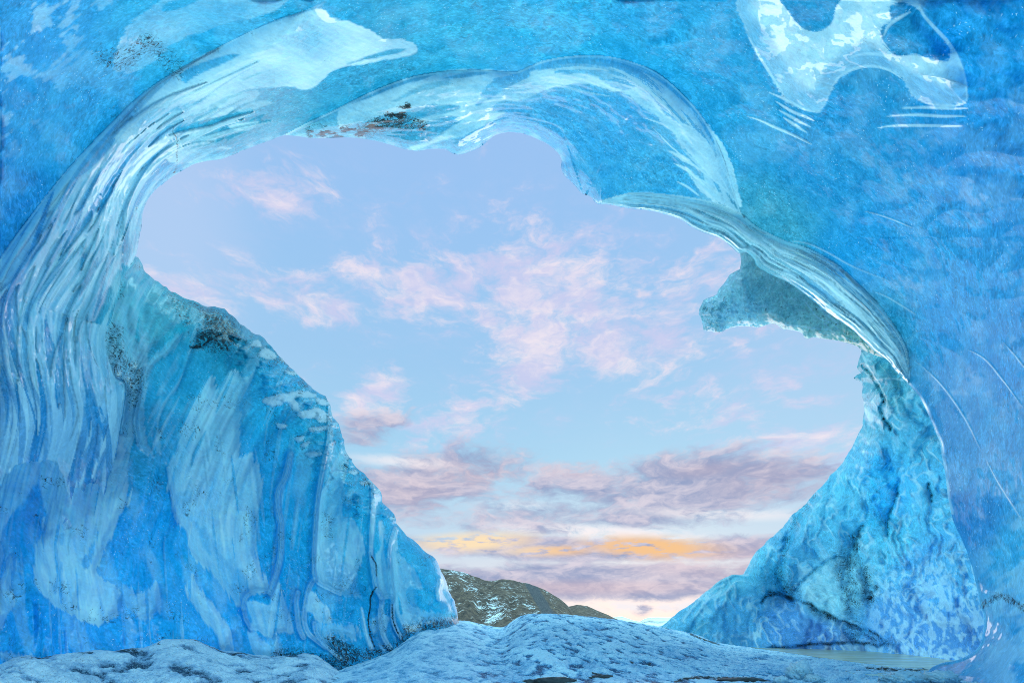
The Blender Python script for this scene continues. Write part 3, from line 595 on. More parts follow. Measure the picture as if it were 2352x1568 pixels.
vault = tag(empty('ice_vault', (0, 6, 0)), 'huge glazed blue ice ceiling arching over the opening, with a silvery fluted rim', 'ice vault')
def keep_world(o, p):
    o.parent = p; o.matrix_parent_inverse = __import__('mathutils').Matrix.Translation(-Vector(p.location))
o = relief('ceiling_shell', axis(-900, 3250, -40, 2392), axis(-2200, 2300, -40, 1600), HOLE, True, vault_fields, M_VAULT, depth=1.1, back=0.8)
keep_world(o, vault)

# ------------------------------------------------------------------ left ice wall
RIDGE = D(300,585, 330,618, 345,633, 375,655, 400,672, 430,687, 470,701, 500,705, 520,713, 540,732, 560,750, 580,763, 605,775, 625,797, 640,815, 660,838, 690,865, 720,893, 745,911, 758,926, 762,950,
          780,980, 790,1010, 800,1045, 820,1075, 850,1100, 875,1130, 880,1155, 905,1180, 910,1200, 930,1225, 960,1250, 985,1272, 1000,1285, 1012,1305, 1022,1325, 1030,1350, 1042,1383, 1052,1404, 1054,1425, 1060,1460, 1040,1560, 1000,1700)
WALL = smooth(np.concatenate([RIDGE, D(800,2100, -2000,2300, -2000,800, -600,760, -200,700, 150,600)]), True)
WALL = rough_pts(rough_pts(WALL, 7.0, 14, 34), 2.6, 13, 10)
TINT_L = srgb_pts([(350,680,90,165,195),(550,800,60,140,180),(430,900,60,150,200),(620,900,90,165,215),(760,1000,80,160,205),(600,1100,55,150,210),(300,1000,55,145,195),(150,900,55,145,195),(500,1250,30,150,215),(330,1250,15,145,215),
   (200,1450,15,140,215),(60,1300,15,145,212),(0,1500,12,140,210),(-60,1200,15,145,210),(20,1100,25,140,205),(500,1430,15,145,215),(700,1400,20,145,210),(850,1250,60,160,210),(950,1330,60,160,210),(800,1430,25,145,205),(900,1460,30,130,190)]) * np.array([1, 1, .6, 1.22, 1.12])
LT = [  # wall panes: reflected sky painted as paler ice
 (C(6, 440,-60, 830,-60, 830,60, 750,170, 780,270, 860,190, 870,330, 820,420, 775,500, 700,700, 660,790, 700,850, 780,895, 820,960, 790,1100, 690,1165, 620,1150, 500,1110, 380,1040, 320,990, 240,890, 235,800, 250,650, 262,600, 300,540, 290,450, 350,400, 400,200), .80, 3, 9),
 (C(6, 850,900, 960,960, 1070,880, 1100,980, 1095,1060, 1040,1115, 950,1125, 890,1070, 840,1000), .5, 6, 10),
 (np.concatenate([C(4, 1190,1580, 1250,1400, 1310,1250, 1380,1150, 1440,1050, 1480,1120, 1590,1010, 1680,1040, 1750,980, 1700,1120, 1650,1250, 1640,1580), C(6, 1700,0, 1790,180, 1760,450, 1750,650, 1780,780, 1850,940, 1700,960, 1650,1050, 1580,980, 1500,880, 1400,760, 1310,680, 1260,520, 1200,430, 1150,130, 1180,0)]), .62, 4, 12),
 (C(6, 1265,930, 1290,850, 1325,815, 1350,900, 1440,1000, 1530,1130, 1590,1250, 1520,1340, 1480,1250, 1420,1160, 1320,1050), .62, 4, 8),
 (C(6, 1680,1010, 1720,1150, 1700,1200, 1760,1210, 1850,1265, 1920,1215, 2000,1220, 1965,1050, 1930,960, 1900,880, 1850,940, 1840,1030, 1780,1020), .55, 3, 5),
 (C(6, 1500,1220, 1590,1200, 1600,1340, 1540,1360, 1490,1320), .4, 5, 12), (C(6, 1690,1220, 1760,1230, 1830,1300, 1900,1260, 1890,1400, 1800,1380, 1720,1350), .4, 5, 12),
 (C('e', 440,980, 480,940, 520,800, 560,735, 610,750, 575,960, 570,1080, 640,1120, 680,1230, 690,1300, 640,1450, 560,1530, 500,1510, 430,1445, 418,1300, 430,1150), .62, 3, 6),
 (C('a', 560,380, 650,250, 700,200, 700,330, 760,440, 680,390), .3, 6, 6),
 (C('e', 745,1000, 760,1060, 750,1200, 742,1290, 775,1400, 800,1560, 770,1450, 738,1350, 728,1200), .75, 2, 3),
 (C('e', 780,1130, 815,1150, 805,1280, 830,1450, 840,1540, 790,1560, 765,1440, 760,1330, 790,1260), .6, 3, 6),
 (np.concatenate([C('e', 840,1250, 870,1180, 875,1290, 860,1400, 890,1530), C('a', 1110,560, 1200,560, 1290,600, 1300,680, 1180,720, 1080,600, 1040,420, 1020,250)]), .55, 3, 5),
 (C('a', 1060,0, 1200,120, 1270,250, 1310,330, 1200,300, 1160,380, 1200,480, 1290,520, 1310,620, 1170,600, 1090,440, 1040,300, 1030,100), .5, 5, 5),
 (C('a', 1470,180, 1530,300, 1580,480, 1640,620, 1540,610, 1560,500, 1450,400, 1450,330, 1490,300), .55, 4, 4),
 (C('a', 1300,560, 1400,540, 1550,560, 1640,625, 1500,630, 1310,640), .35, 5, 10),
 (C('a', 250,400, 285,350, 340,410, 430,500, 470,640, 400,660, 330,620, 300,560, 250,540, 240,450), .7, 3, 5),
 (C('a', 320,660, 480,640, 600,660, 700,700, 700,800, 560,780, 480,760, 420,850, 350,760), .42, 5, 16),
 (C('a', 735,510, 750,500, 780,620, 810,740, 860,880, 830,900, 780,740), .75, 3, 3), (C('a', 925,480, 945,470, 960,560, 1010,600, 970,700, 960,780, 930,700, 920,600), .6, 3, 4),
 (C('a', 840,600, 900,590, 915,680, 860,750, 835,700), .35, 5, 5),
 (C(4, 925,280, 1010,300, 1090,400, 1200,500, 1230,620, 1180,700, 1120,760, 1000,880, 950,760, 950,500), .28, 12, 8),
 (C(4, 830,680, 880,560, 900,700, 930,800, 1010,900, 985,985, 930,980, 870,900), .45, 4, 4),
 (C(4, 985,985, 1100,860, 1200,760, 1250,740, 1180,860, 1050,960, 1000,1100, 980,1300, 1000,1480, 1050,1580, 940,1500, 920,1330, 960,1150), .32, 4, 8),
 (C(4, 1220,1100, 1280,900, 1350,690, 1340,760, 1260,980, 1150,1180, 1090,1350, 1100,1560, 1060,1500, 1090,1250), .30, 5, 8),
 (C(4, 740,870, 790,1050, 860,1095, 825,1400, 830,1580, 440,1580, 520,1350, 640,1200, 690,1000), .55, 3, 9),
 (C(6, -60,660, 30,640, 0,860, 60,700, 98,680, 80,830, 70,930, 100,960, 100,1050, 40,1120, 0,1190, -60,1200), .6, 4, 8),
 (C('d', 0,850, 120,850, 260,870, 400,900, 640,890, 740,860, 720,900, 500,925, 340,940, 160,920, 100,960, 30,900), .5, 5, 14),
]
L_HOLES = [(C(6, 545,760, 600,680, 640,600, 670,540, 640,680, 600,780), .7, 3, 8), (C(6, 360,920, 400,780, 430,740, 400,900, 380,960), .5, 3, 6), (C(6, 400,560, 450,540, 430,620, 410,625), .5, 3, 5),
           (C(6, 1320,480, 1370,470, 1450,680, 1430,700, 1360,580), .45, 4, 9), (C(6, 1600,1000, 1580,850, 1640,800, 1700,960, 1650,1000), .45, 6, 6), (C(6, 1200,280, 1330,260, 1300,360, 1330,470, 1240,420), .4, 6, 6)]
LR = [(smooth(p, False), wd, k) for p, wd, k in (
  (C(6, 1990,0, 1960,150, 1900,250, 1898,350, 1925,480, 1920,700, 1880,860, 1845,950), 7, .8), (C('e', 280,755, 255,860, 225,960, 212,1060, 228,1160, 222,1330, 195,1440, 170,1530), 8, .7),
  (C('e', 505,470, 500,650, 465,820, 440,960, 425,1130, 415,1300, 422,1445, 500,1500, 560,1530), 6, .85),
  (C(6, 2230,0, 2190,200, 2160,400, 2145,700, 2150,860), 6, .7), (C('a', 320,245, 280,300, 250,400, 225,560, 225,640, 260,740, 340,810, 420,870), 7, .8), (C('a', 165,370, 150,450, 160,560, 175,690, 215,780), 7, .7),
  (C('e', 738,890, 748,1000, 738,1150, 735,1300, 760,1450, 790,1550), 6, .9), (C('a', 835,0, 860,180, 880,320, 935,440, 920,580, 935,700, 960,790, 1010,870), 7, .8),
  (C('e', 870,1170, 840,1280, 838,1400, 855,1560), 6, .8), (C('a', 1000,60, 1020,250, 1040,420, 1035,540, 1050,660, 1110,780), 6, .8), (C('a', 1470,260, 1450,350, 1460,430), 6, .8),
  (C('a', 315,650, 330,730, 400,830, 470,900, 560,980), 6, .7), (C(6, 1660,1060, 1680,980, 1750,935, 1840,945), 6, .8), (C(6, 1665,1050, 1680,1130, 1720,1200), 6, .6),
  (C('a', 935,425, 980,405, 1025,405), 5, .8), (C(6, 1150,100, 1200,430, 1215,465), 5, .6), (C(4, 790,1050, 860,1095, 840,1300, 822,1420), 4, .5), (C(4, 985,985, 960,1150, 920,1330, 940,1480), 4, .45))]
CRACKS_L = [(C('a', 880,320, 835,400, 825,520, 815,640, 830,760, 865,860), 3.2), (C('a', 840,40, 880,100, 885,220), 3), (C('a', 1030,480, 1040,640, 1090,740), 3), (C(4, 1300,840, 1380,830, 1440,780, 1500,760), 6)]
SNOWP = [(C('e', 62,140, 75,122, 100,112, 118,138, 90,145), 1), (C('e', 105,195, 140,158, 190,185, 196,210, 160,215, 120,205), 1), (C('e', 222,215, 255,218, 258,232, 235,232), 1), (C('e', 250,290, 290,288, 312,288, 315,302, 290,305), 1),
  (C('e', 130,450, 200,425, 280,408, 350,398, 425,418, 400,435, 330,425, 300,440, 330,480, 320,510, 290,490, 260,450, 220,475, 170,475), .95), (C('e', 430,440, 480,450, 508,468, 490,475, 440,468), 1),
  (C('e', 330,520, 400,500, 430,492, 490,530, 495,560, 450,568, 410,545, 340,545), 1), (C('e', 390,605, 440,600, 492,588, 490,608, 430,615, 395,622), .9), (C('e', 205,580, 255,588, 250,602, 215,600), 1),
  (C('e', 310,665, 355,650, 350,670, 325,682), .8), (C('e', 345,700, 385,682, 380,698, 350,710), .85), (C('e', 370,750, 410,738, 460,748, 420,758, 385,762), .7), (C('e', 610,850, 650,842, 662,852, 640,860), 1),
  (C('e', 670,912, 730,897, 735,915, 700,918), .9), (C('e', 750,960, 782,948, 785,960, 765,966), 1), (C('e', 840,1108, 868,1104, 865,1114), .9), (C('e', 505,575, 550,578, 545,586, 515,584), .7)]
def wall_fields(x, y, d):
    n = len(x); R = RL(x, y)
    tint = idw(x, y, TINT_L, 2.2, 40)
    sl = (0.5 * np.minimum(y, 1000) + 0.0 * y); yy = np.clip(y - 1000, 0, 250); sl = sl + 0.5 * (yy - yy * yy / 500); sl = sl - 0.22 * np.clip(y - 1250, 0, None)
    q = x + sl
    wrp = perlin(x / 260, y / 260, 201)
    m1 = fbm(q / 95 + wrp, y / 420, 211, 3); f1 = fbm(q / 16 + wrp, y / 190, 221, 3); f2 = fbm(q / 6, y / 90, 231, 2)
    R = R + 0.16 * m1 + 0.016 * f1 * (1 - sst(1200, 1400, y)) + 0.10 * fbm(x / 300, y / 300, 241, 3) + 0.012 * fbm(x / 24, y / 24, 245, 3)
    ridge = (x > 290)
    roll = np.clip(1 - d / 70.0, 0, 1) * ridge; R = R + 0.55 * roll ** 2
    edgeroll = np.clip(1 - d / 16.0, 0, 1) * ridge; R = R + 0.15 * edgeroll ** 2
    milk_sheen = np.zeros(n, F)
    for P_, k, e, a in LT:
        s = sdf(x, y, smooth(P_, True, 8), 50); mm = sst(-e, e, s + a * 1.5 * (0.55 * f2 + 0.6 * f1 ))
        R = R + 0.10 * sst(-8, 16, s)            # every pane is a shallow scoop
        milk_sheen = np.maximum(milk_sheen, min(1, k * 1.35) * mm * (0.9 + 0.45 * f1 + 0.3 * f2) + 0.2 * np.exp(-((s + a * 1.5 * (0.55 * f2 + 0.6 * f1) - 2) / 1.8) ** 2))
    rg = np.random.default_rng(77)
    for i in range(150):
        x0 = rg.uniform(20, 840); y0 = rg.uniform(760, 1440); Ls = rg.uniform(50, 210); w_ = rg.uniform(1.4, 5.5); j = np.linspace(0, 1, 7); yy_ = y0 + Ls * j
        sl_ = np.where(yy_ < 1050, -0.5, np.where(yy_ < 1260, -0.18, 0.06)) if x0 < 480 else np.where(yy_ < 1000, -0.45, 0.12 - 0.25 * (x0 > 620))
        xx_ = x0 + np.cumsum(np.concatenate([[0], sl_[1:] * Ls / 6])); msk = tline(x, y, np.stack([xx_, yy_], 1), w_, 0.6)
        if i % 3: milk_sheen = np.maximum(milk_sheen, milk_sheen * (1 - msk) + msk * (0.30 + 1.0 * milk_sheen) * rg.uniform(0.7, 1.1)); 
        else: milk_sheen = milk_sheen * (1 - 0.7 * msk)
        R = R - 0.010 * msk
    for P_, k, e, a in L_HOLES:
        s = sdf(x, y, smooth(P_, True, 8), 40); milk_sheen = milk_sheen * (1 - k * sst(-e, e, s + a * 1.4 * f2))
    milk_sheen = milk_sheen * (0.82 + 0.3 * perlin(x / 80, y / 110, 27))
    up = sst(1330, 1000, y) * sst(420, 250, x)
    milk_sheen = np.maximum(milk_sheen, 0.75 * sst(0.45, 0.6, up + 0.9 * fbm(q / 60 + wrp, y / 300, 251, 4)) * (0.8 + .6 * f2))
    milk_sheen = np.maximum(milk_sheen, 0.25 * sst(0.1, 0.35, fbm(q / 60, y / 200, 261, 4)))
    for T, wd, k in LR:
        l = ldist(x, y, T, 26); R = R - 0.09 * np.sqrt(np.clip(1 - (l / (wd * 1.3)) ** 2, 0, 1)) - 0.05 * sst(20, 0, l)
        milk_sheen = np.maximum(milk_sheen, k * np.maximum(sst(2.2, 0.6, np.abs(l - wd * .55)), 0.5 * sst(wd, wd * .5, l)))
    dirt = np.zeros(n, F)
    dirt = np.maximum(dirt, 0.42 * sst(60, 8, d) * sst(0.0, 0.3, fbm(x / 34, y / 20, 295, 3)) * (x > 420) * (y < 1180))
    dz = sdf(x, y, smooth(C(4, 1290,540, 1400,560, 1520,620, 1590,650, 1640,720, 1620,800, 1560,880, 1480,870, 1400,840, 1320,850, 1340,740, 1390,680, 1350,600), True), 60)
    dirt = np.maximum(dirt, 0.62 * sst(-30, 25, dz)); dz2 = sdf(x, y, smooth(C(4, 1120,440, 1300,540, 1300,700, 1200,620), True), 60); dirt = np.maximum(dirt, 0.36 * sst(-20, 15, dz2))
    dz = sdf(x, y, smooth(C(4, 740,700, 830,700, 850,880, 980,990, 960,1200, 880,1250, 850,1080, 780,1040, 720,850), True), 60); dirt = np.maximum(dirt, 0.42 * sst(-20, 15, dz))
    for P_, wd in CRACKS_L:
        l = ldist(x, y, rough_pts(smooth(P_, False), 4, 8), 16); dirt = np.maximum(dirt, 0.85 * sst(wd, 0.5, l)); R = R + 0.04 * sst(wd * 1.5, 0, l)
    # grit where the wall meets the snow bank
    basel = ldist(x, y, smooth(C('a', 1640,630, 1330,690, 1190,720, 1150,820, 1050,900, 850,930, 620,1010, 560,1010, 400,1000, 200,960, 0,950), False), 50); dirt = np.maximum(dirt, 0.55 * sst(36, 0, basel))
    dz = sdf(x, y, smooth(C('a', 470,760, 640,840, 760,930, 620,1010, 540,960, 450,870), True), 60); dirt = np.maximum(dirt, 0.6 * sst(-16, 10, dz))
    dirt = np.maximum(dirt, 0.26 * sst(0.1, 0.4, fbm(x / 60, y / 60, 271, 3)))
    snow = np.zeros(n, F)
    for P_, k in SNOWP:
        s = sdf(x, y, smooth(P_, True, 5) , 20); s = s + 1.8 + 3.0 * fbm(x / 9, y / 9, 281, 2)
        snow = np.maximum(snow, k * sst(-1.5, 2.0, s)); dirt = np.maximum(dirt, 0.3 * sst(-9, -1, s) * (s < 1)); R = R - 0.06 * sst(-2, 5, s)
    ledge = sst(0.0, 0.25, fbm(x / 50, y / 16, 291, 3)) * sst(130, 30, d) * (x > 520) * (y > 760) * (y < 1200); R = R - 0.10 * ledge
    gloss = np.clip(0.55 + milk_sheen * 0.6 - snow, 0, 1)
    return dict(R=R, tint=tint, milk_sheen=np.clip(milk_sheen, 0, 1) * (1 - snow), dirt=np.clip(dirt, 0, 1), gloss=gloss, snow=snow)
lw = relief('ice_wall', axis(-900, 1080, -30, 1075), axis(560, 2300, 560, 1600), WALL, False, wall_fields, M_WALL, depth=1.2, back=0.5)
tag(lw, 'blue ice wall with a jagged ridge, vertical ribs, trapped snow and black grit, left of the opening', 'ice wall')

# ------------------------------------------------------------------ right cliff
CL = np.concatenate([D(1979,780), D(1979,803, 1976,820, 1968,845, 1976,856, 1960,868, 1975,876, 1980,890, 1982,920, 1985,960, 1975,990, 1960,1020, 1945,1045, 1930,1067, 1905,1095, 1890,1115, 1868,1135, 1850,1155, 1830,1175, 1800,1205,
      1775,1230, 1750,1255, 1725,1285, 1712,1306, 1707,1318, 1680,1320, 1650,1335, 1620,1360, 1580,1390, 1540,1420, 1512,1440, 1480,1465, 1500,1530, 1700,1700), D(2800,1800, 2800,700, 2200,700)])
CLIFF = rough_pts(rough_pts(smooth(CL, True), 6, 34, 40), 2.6, 33, 11)
RC = tps([(1979,803,10.6),(1985,960,10.8),(1870,1135,11.6),(1710,1310,12.6),(1515,1440,14.5),(1700,1480,14.3),(1960,1477,13.6),(2150,1498,11.0),(2230,1500,9.6),(2100,1200,10.4),(2060,950,9.8),(2250,1300,9.6),(1900,1300,12.0),(2000,1380,12.0),(1750,1400,13.6),(2800,1200,9),(2800,1800,9),(1800,1700,13)])
TINT_C = srgb_pts([(2000,830,100,155,185),(2030,900,90,150,185),(2000,950,90,150,190),(2080,1000,55,150,195),(2010,1100,60,160,215),(2050,1130,20,160,220),(1950,1130,90,165,210),(1900,1180,85,160,205),(1800,1250,80,150,200),(1740,1290,100,165,205),
   (2050,1250,60,160,205),(1950,1330,160,168,205),(1900,1380,150,165,200),(1680,1340,80,150,190),(1580,1410,80,150,200),(1700,1400,40,138,200),(1800,1430,20,120,200),(1880,1460,15,105,188),(1700,1470,60,140,205),(2050,1420,18,115,192),(2100,1300,55,140,205),(2150,1350,28,130,204),(2180,1450,10,108,190),(2120,1480,10,110,195),(2150,1150,75,155,205),(2200,1300,60,140,200)]) * np.array([1, 1, .9, 1.05, 1.05])
def cliff_fields(x, y, d):
    n = len(x); R = RC(x, y); tint = idw(x, y, TINT_C, 2.2, 30)
    wrp = fbm(x / 90, y / 90, 301, 3)
    # scalloped cusps
    big = fbm(x / 70 + wrp, y / 95, 311, 3); cusp = np.abs(fbm(x / 30 + 1.4 * wrp, y / 46 + wrp, 321, 2)); c2 = np.abs(fbm(x / 13 + wrp, y / 17, 331, 2))
    R = R + 0.42 * big + 0.16 * np.minimum(cusp, 0.3)
    roll = np.clip(1 - d / 60.0, 0, 1); R = R + 0.8 * roll ** 2
    milk_sheen = 0.50 * sst(0.11, 0.02, cusp) * sst(-0.2, 0.2, wrp) + 0.12
    sw = fbm(x / 20 + 1.6 * wrp, y / 30 + 1.2 * wrp, 341, 4)
    low = sst(1900, 2080, x) * sst(1180, 1330, y)
    milk_sheen = np.maximum(milk_sheen, low * 0.50 * sst(-0.02, 0.10, fbm(x / 13 + 1.2 * wrp, y / 24 + 1.2 * wrp, 347, 4) + 0.4 * big))
    milk_sheen = np.maximum(milk_sheen, 0.35 * sst(0.12, 0.3, sw))
    for p in (C(8, 130,1000, 260,880, 380,830, 470,830), C(8, 20,1140, 130,1010, 300,890), C(8, 100,1120, 190,1000, 280,940), C(8, 300,1040, 330,930, 370,900, 375,980), C(8, 250,1060, 240,1000, 330,940)):
        l = ldist(x, y, rough_pts(smooth(p, False), 6, 4), 14); milk_sheen = np.maximum(milk_sheen, 0.5 * sst(5, 0.5, l)); R = R - 0.10 * sst(7, 0, l)
    # a smooth saturated pane high in the cliff
    blk = sdf(x, y, smooth(C(8, 950,770, 1130,705, 1200,745, 1265,850, 1290,1000, 1200,1080, 1100,1135, 900,1035, 775,960, 860,850), True), 60); milk_sheen = np.maximum(milk_sheen, 0.45 * sst(-3, 6, blk) * (0.7 + 0.8 * fbm(x / 14, y / 14, 371, 3))); R = R - 0.25 * sst(-12, 20, blk)
    dp = sdf(x, y, smooth(C(8, 1310,60, 1400,20, 1470,100, 1500,220, 1480,330, 1430,460, 1380,500, 1260,480, 1290,300), True), 60); milk_sheen = milk_sheen * (1 - 0.8 * sst(-4, 6, dp))
    dirt = np.zeros(n, F)
    CK = [(C(8, 905,285, 860,350, 800,450, 750,560, 725,650, 695,760, 690,860, 730,930, 760,965), 15, .42), (C(8, 690,800, 700,860, 740,930, 780,970), 24, .6), (C(8, 560,1010, 620,960, 700,960, 770,985, 860,1020, 960,1065, 1080,1130, 1180,1165, 1280,1200, 1380,1260), 5, .75),
          (C(8, 600,940, 660,945, 730,975, 780,990), 7, .8), (C(8, 1250,490, 1225,540, 1190,620, 1160,690), 7, .60), (C(8, 1130,700, 1050,710, 950,770, 860,850, 800,920, 770,960), 5, .40), (C(8, 1160,700, 1200,740, 1260,800, 1280,860, 1275,940, 1300,1010), 18, .58),
          (C(8, 1150,700, 1140,800, 1160,900, 1190,1050, 1200,1150, 1190,1230), 30, .52), (C(8, 1340,910, 1300,970, 1260,990), 8, .7), (C(8, 1500,190, 1470,320, 1420,440, 1420,560), 6, .55), (C(8, 1180,560, 1200,620, 1180,680), 12, .6),
          (C(8, 600,1330, 900,1300, 1180,1290, 1400,1305), 5, .8), (C(8, 1250,1200, 1350,1270, 1450,1290), 12, .5), (C(5, 1250,960, 1330,1060, 1400,1200, 1370,1260, 1440,1400), 6, .6), (C(8, 1700,200, 1720,320), 5, .6), (C(8, 900,1050, 1080,1130), 9, .6)]
    for p, wd, k in CK:
        l = ldist(x, y, rough_pts(smooth(p, False), 9, 14, 22), 44); k = k * (0.75 + 0.6 * fbm(x / 22, y / 22, 361, 3)); dirt = np.maximum(dirt, k * sst(wd * 1.6, 0.5, l)); R = R + 0.16 * sst(wd, 0, l)
        milk_sheen = milk_sheen * (1 - 0.7 * sst(wd * 1.6, 0.5, l))
    for p in (C(5, 1240,880, 1300,1000, 1380,1130, 1440,1280), C(5, 1270,1010, 1340,1080), C(5, 1400,1200, 1450,1270, 1415,1330), C(8, 1500,300, 1470,420), C(8, 1490,480, 1510,450, 1490,540, 1470,500), C(5, 1330,1060, 1450,1055, 1520,1065)):
        l = ldist(x, y, smooth(p, False), 14); milk_sheen = np.maximum(milk_sheen, 0.75 * sst(3.5, 0.6, l)); R = R - 0.05 * sst(5, 0, l)
    gloss = np.clip(0.55 + 0.4 * milk_sheen, 0, 1)
    return dict(R=R, tint=tint, milk_sheen=np.clip(milk_sheen, 0, 1), dirt=dirt, gloss=gloss, snow=np.zeros(n, F))
cl = relief('ice_cliff', axis(1470, 2800, 1470, 2330), axis(690, 1800, 770, 1560), CLIFF, False, cliff_fields, M_CLIFF, depth=2.2, back=0.9)
tag(cl, 'tapering blue ice cliff split by dirty black cracks, rising beside the frozen pool', 'ice cliff')

# ------------------------------------------------------------------ hanging spur under the striped rim
SP = np.concatenate([D(1697,570, 1702,600, 1699,616), C('f', 575,270, 520,300, 475,325, 430,395, 360,480, 350,515, 290,540, 222,570, 205,610, 182,650, 175,700, 200,745, 215,800, 225,855, 300,862, 330,880, 400,868, 470,835, 560,818, 640,815, 730,828, 800,812, 860,795, 920,800, 955,830, 985,850, 1020,848, 1110,862,
      1165,885, 1180,925, 1210,938, 1250,922, 1300,925, 1390,940, 1500,955, 1640,990, 1720,1030, 1760,1055, 1900,1110, 2000,1150), C('f', 2150,1290, 2200,1000, 1500,500, 900,100, 500,-60)])
SPUR = rough_pts(smooth(SP, True), 1.3, 43, 8)
RS = tps([(1697,582,9.45),(1606,700,9.9),(1640,763,9.9),(1800,748,9.8),(1975,803,9.6),(2040,827,9.2),(1858,683,9.5),(1750,600,9.5),(2150,1000,9.2),(1750,500,9.5),(1720,680,9.45)])
TINT_S = srgb_pts([(1620,700,95,140,160),(1700,720,125,165,190),(1680,660,115,160,180),(1750,650,115,155,170),(1800,700,100,145,160),(1900,730,120,155,165),(1980,790,125,160,160)]) * np.array([1, 1, 3.9, 1.5, 1.42])
def spur_fields(x, y, d):
    n = len(x); R = RS(x, y); tint = idw(x, y, TINT_S, 2.2, 20); wrp = fbm(x / 60, y / 60, 401, 3)
    rid = dist_line(x, y, smooth(C('f', 575,260, 610,400, 640,580, 780,630, 880,700, 970,800), False)); 
    R = R - 0.16 * sst(30, 0, rid) + 0.16 * fbm(x / 34, y / 34, 411, 4) + 0.12 * np.abs(fbm(x / 16 + wrp, y / 16, 421, 3)); R = R + 0.35 * np.clip(1 - d / 34, 0, 1) ** 2
    milk_sheen = 0.18 + 0.4 * sst(0.08, 0.0, np.abs(fbm(x / 22 + 2 * wrp, y / 14, 431, 3)))
    milk_sheen = np.maximum(milk_sheen, 0.5 * sst(3, 0.5, rid)); left = sst(1760, 1640, x)
    milk_sheen = np.maximum(milk_sheen, left * 0.85 * sst(0.04, 0.09, fbm(x / 14, y / 14, 441, 3)))
    for p in (C('f', 1190,590, 1260,680, 1310,740, 1440,790, 1500,850), C('f', 1330,640, 1440,740, 1500,800, 1400,720, 1310,640), C('f', 1370,790, 1490,910, 1620,940, 1740,1030), C('f', 1600,940, 1700,960, 1760,1040, 1980,1140), C('f', 975,800, 1150,820, 1400,850), C('f', 430,415, 475,340, 520,325), C('f', 225,720, 260,620, 340,590), C('f', 260,770, 330,730)):
        l = ldist(x, y, smooth(p, False), 12); milk_sheen = np.maximum(milk_sheen, 0.85 * sst(3.0, 0.5, l))
    dirt = 0.3 * sst(0.1, 0.3, fbm(x / 18, y / 18, 451, 3)) * sst(620, 700, y)
    return dict(R=R, tint=tint, milk_sheen=np.clip(milk_sheen, 0, 1), dirt=dirt, gloss=np.full(n, 0.8, F), snow=np.zeros(n, F))
M_SPUR = ice_material('grey_clear_ice', grain=0.7, milk_sheen_col=(190, 218, 235), transl=0.6)
sp = relief('hanging_spur', np.arange(1590, 2130, 2.0), np.arange(480, 900, 2.0), SPUR, False, spur_fields, M_SPUR, depth=0.5, back=0.25)
keep_world(sp, vault); sp['label'] = 'grey glassy horn of ice jutting into the opening'

# ------------------------------------------------------------------ ground
def grid_mesh(name, X, Y, Z, mat, parent=None, attrs=None):
    ny, nx = X.shape; idx = np.arange(nx * ny).reshape(ny, nx)
    q = np.stack([idx[:-1, :-1].ravel(), idx[:-1, 1:].ravel(), idx[1:, 1:].ravel(), idx[1:, :-1].ravel()], 1)
    return make_mesh(name, np.stack([X.ravel(), Y.ravel(), Z.ravel()], 1), q, mat, parent, attrs)
def snow_material(name, light, mid, dark, scale=1.0, pits=1.0):
    m, N = new_mat(name); P = N.n('ShaderNodeNewGeometry').outputs['Position']
    pit = N.attr('pit'); grit = N.attr('grit'); warmth = N.attr('warm')
    P2 = N.vec('MULTIPLY', P, (1, 0.55, 1.6))
    a = N.noise(P2, 3.0 * scale, 5, 0.65, 0.8); b = N.noise(P, 22 * scale, 5, 0.75); c = N.noise(P, 75 * scale, 4, 0.75)
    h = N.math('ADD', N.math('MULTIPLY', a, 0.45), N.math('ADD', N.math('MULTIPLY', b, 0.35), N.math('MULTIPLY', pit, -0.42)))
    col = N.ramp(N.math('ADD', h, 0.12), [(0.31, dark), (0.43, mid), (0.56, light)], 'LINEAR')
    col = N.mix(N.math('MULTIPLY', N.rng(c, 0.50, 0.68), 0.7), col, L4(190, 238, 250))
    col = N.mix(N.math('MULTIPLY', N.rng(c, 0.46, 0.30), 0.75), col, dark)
    g = N.math('MULTIPLY', N.rng(N.math('ADD', b, N.math('MULTIPLY', grit, 0.45)), 0.70, 0.84), N.rng(grit, 0.02, 0.2))
    col = N.mix(g, col, (0.008, 0.013, 0.018, 1))
    col = N.mix(warmth, col, L4(170, 175, 165))
    bs = N.n('ShaderNodeBsdfPrincipled'); N.l(col, bs.inputs['Base Color']); bs.inputs['Roughness'].default_value = 0.55
    N.l(N.bump(N.math('ADD', N.math('MULTIPLY', a, 0.8), N.math('ADD', N.math('MULTIPLY', b, 0.5), N.math('MULTIPLY', c, 0.15))), 0.7, 0.07), bs.inputs['Normal'])
    bs.inputs['Specular IOR Level'].default_value = 0.4
    o = N.n('ShaderNodeOutputMaterial'); N.l(bs.outputs[0], o.inputs[0]); return m
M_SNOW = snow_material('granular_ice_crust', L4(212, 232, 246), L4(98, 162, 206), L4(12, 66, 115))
M_BANK = snow_material('old_snow', L4(232, 240, 250), L4(150, 180, 212), L4(28, 60, 95), 1.3)
def fan(us, Ys): 
    U, Yg = np.meshgrid(us, Ys); return U, Yg
def xi(u): return u * 1176 + 1176
def vpx(y): return (HY - y) / 1176.0
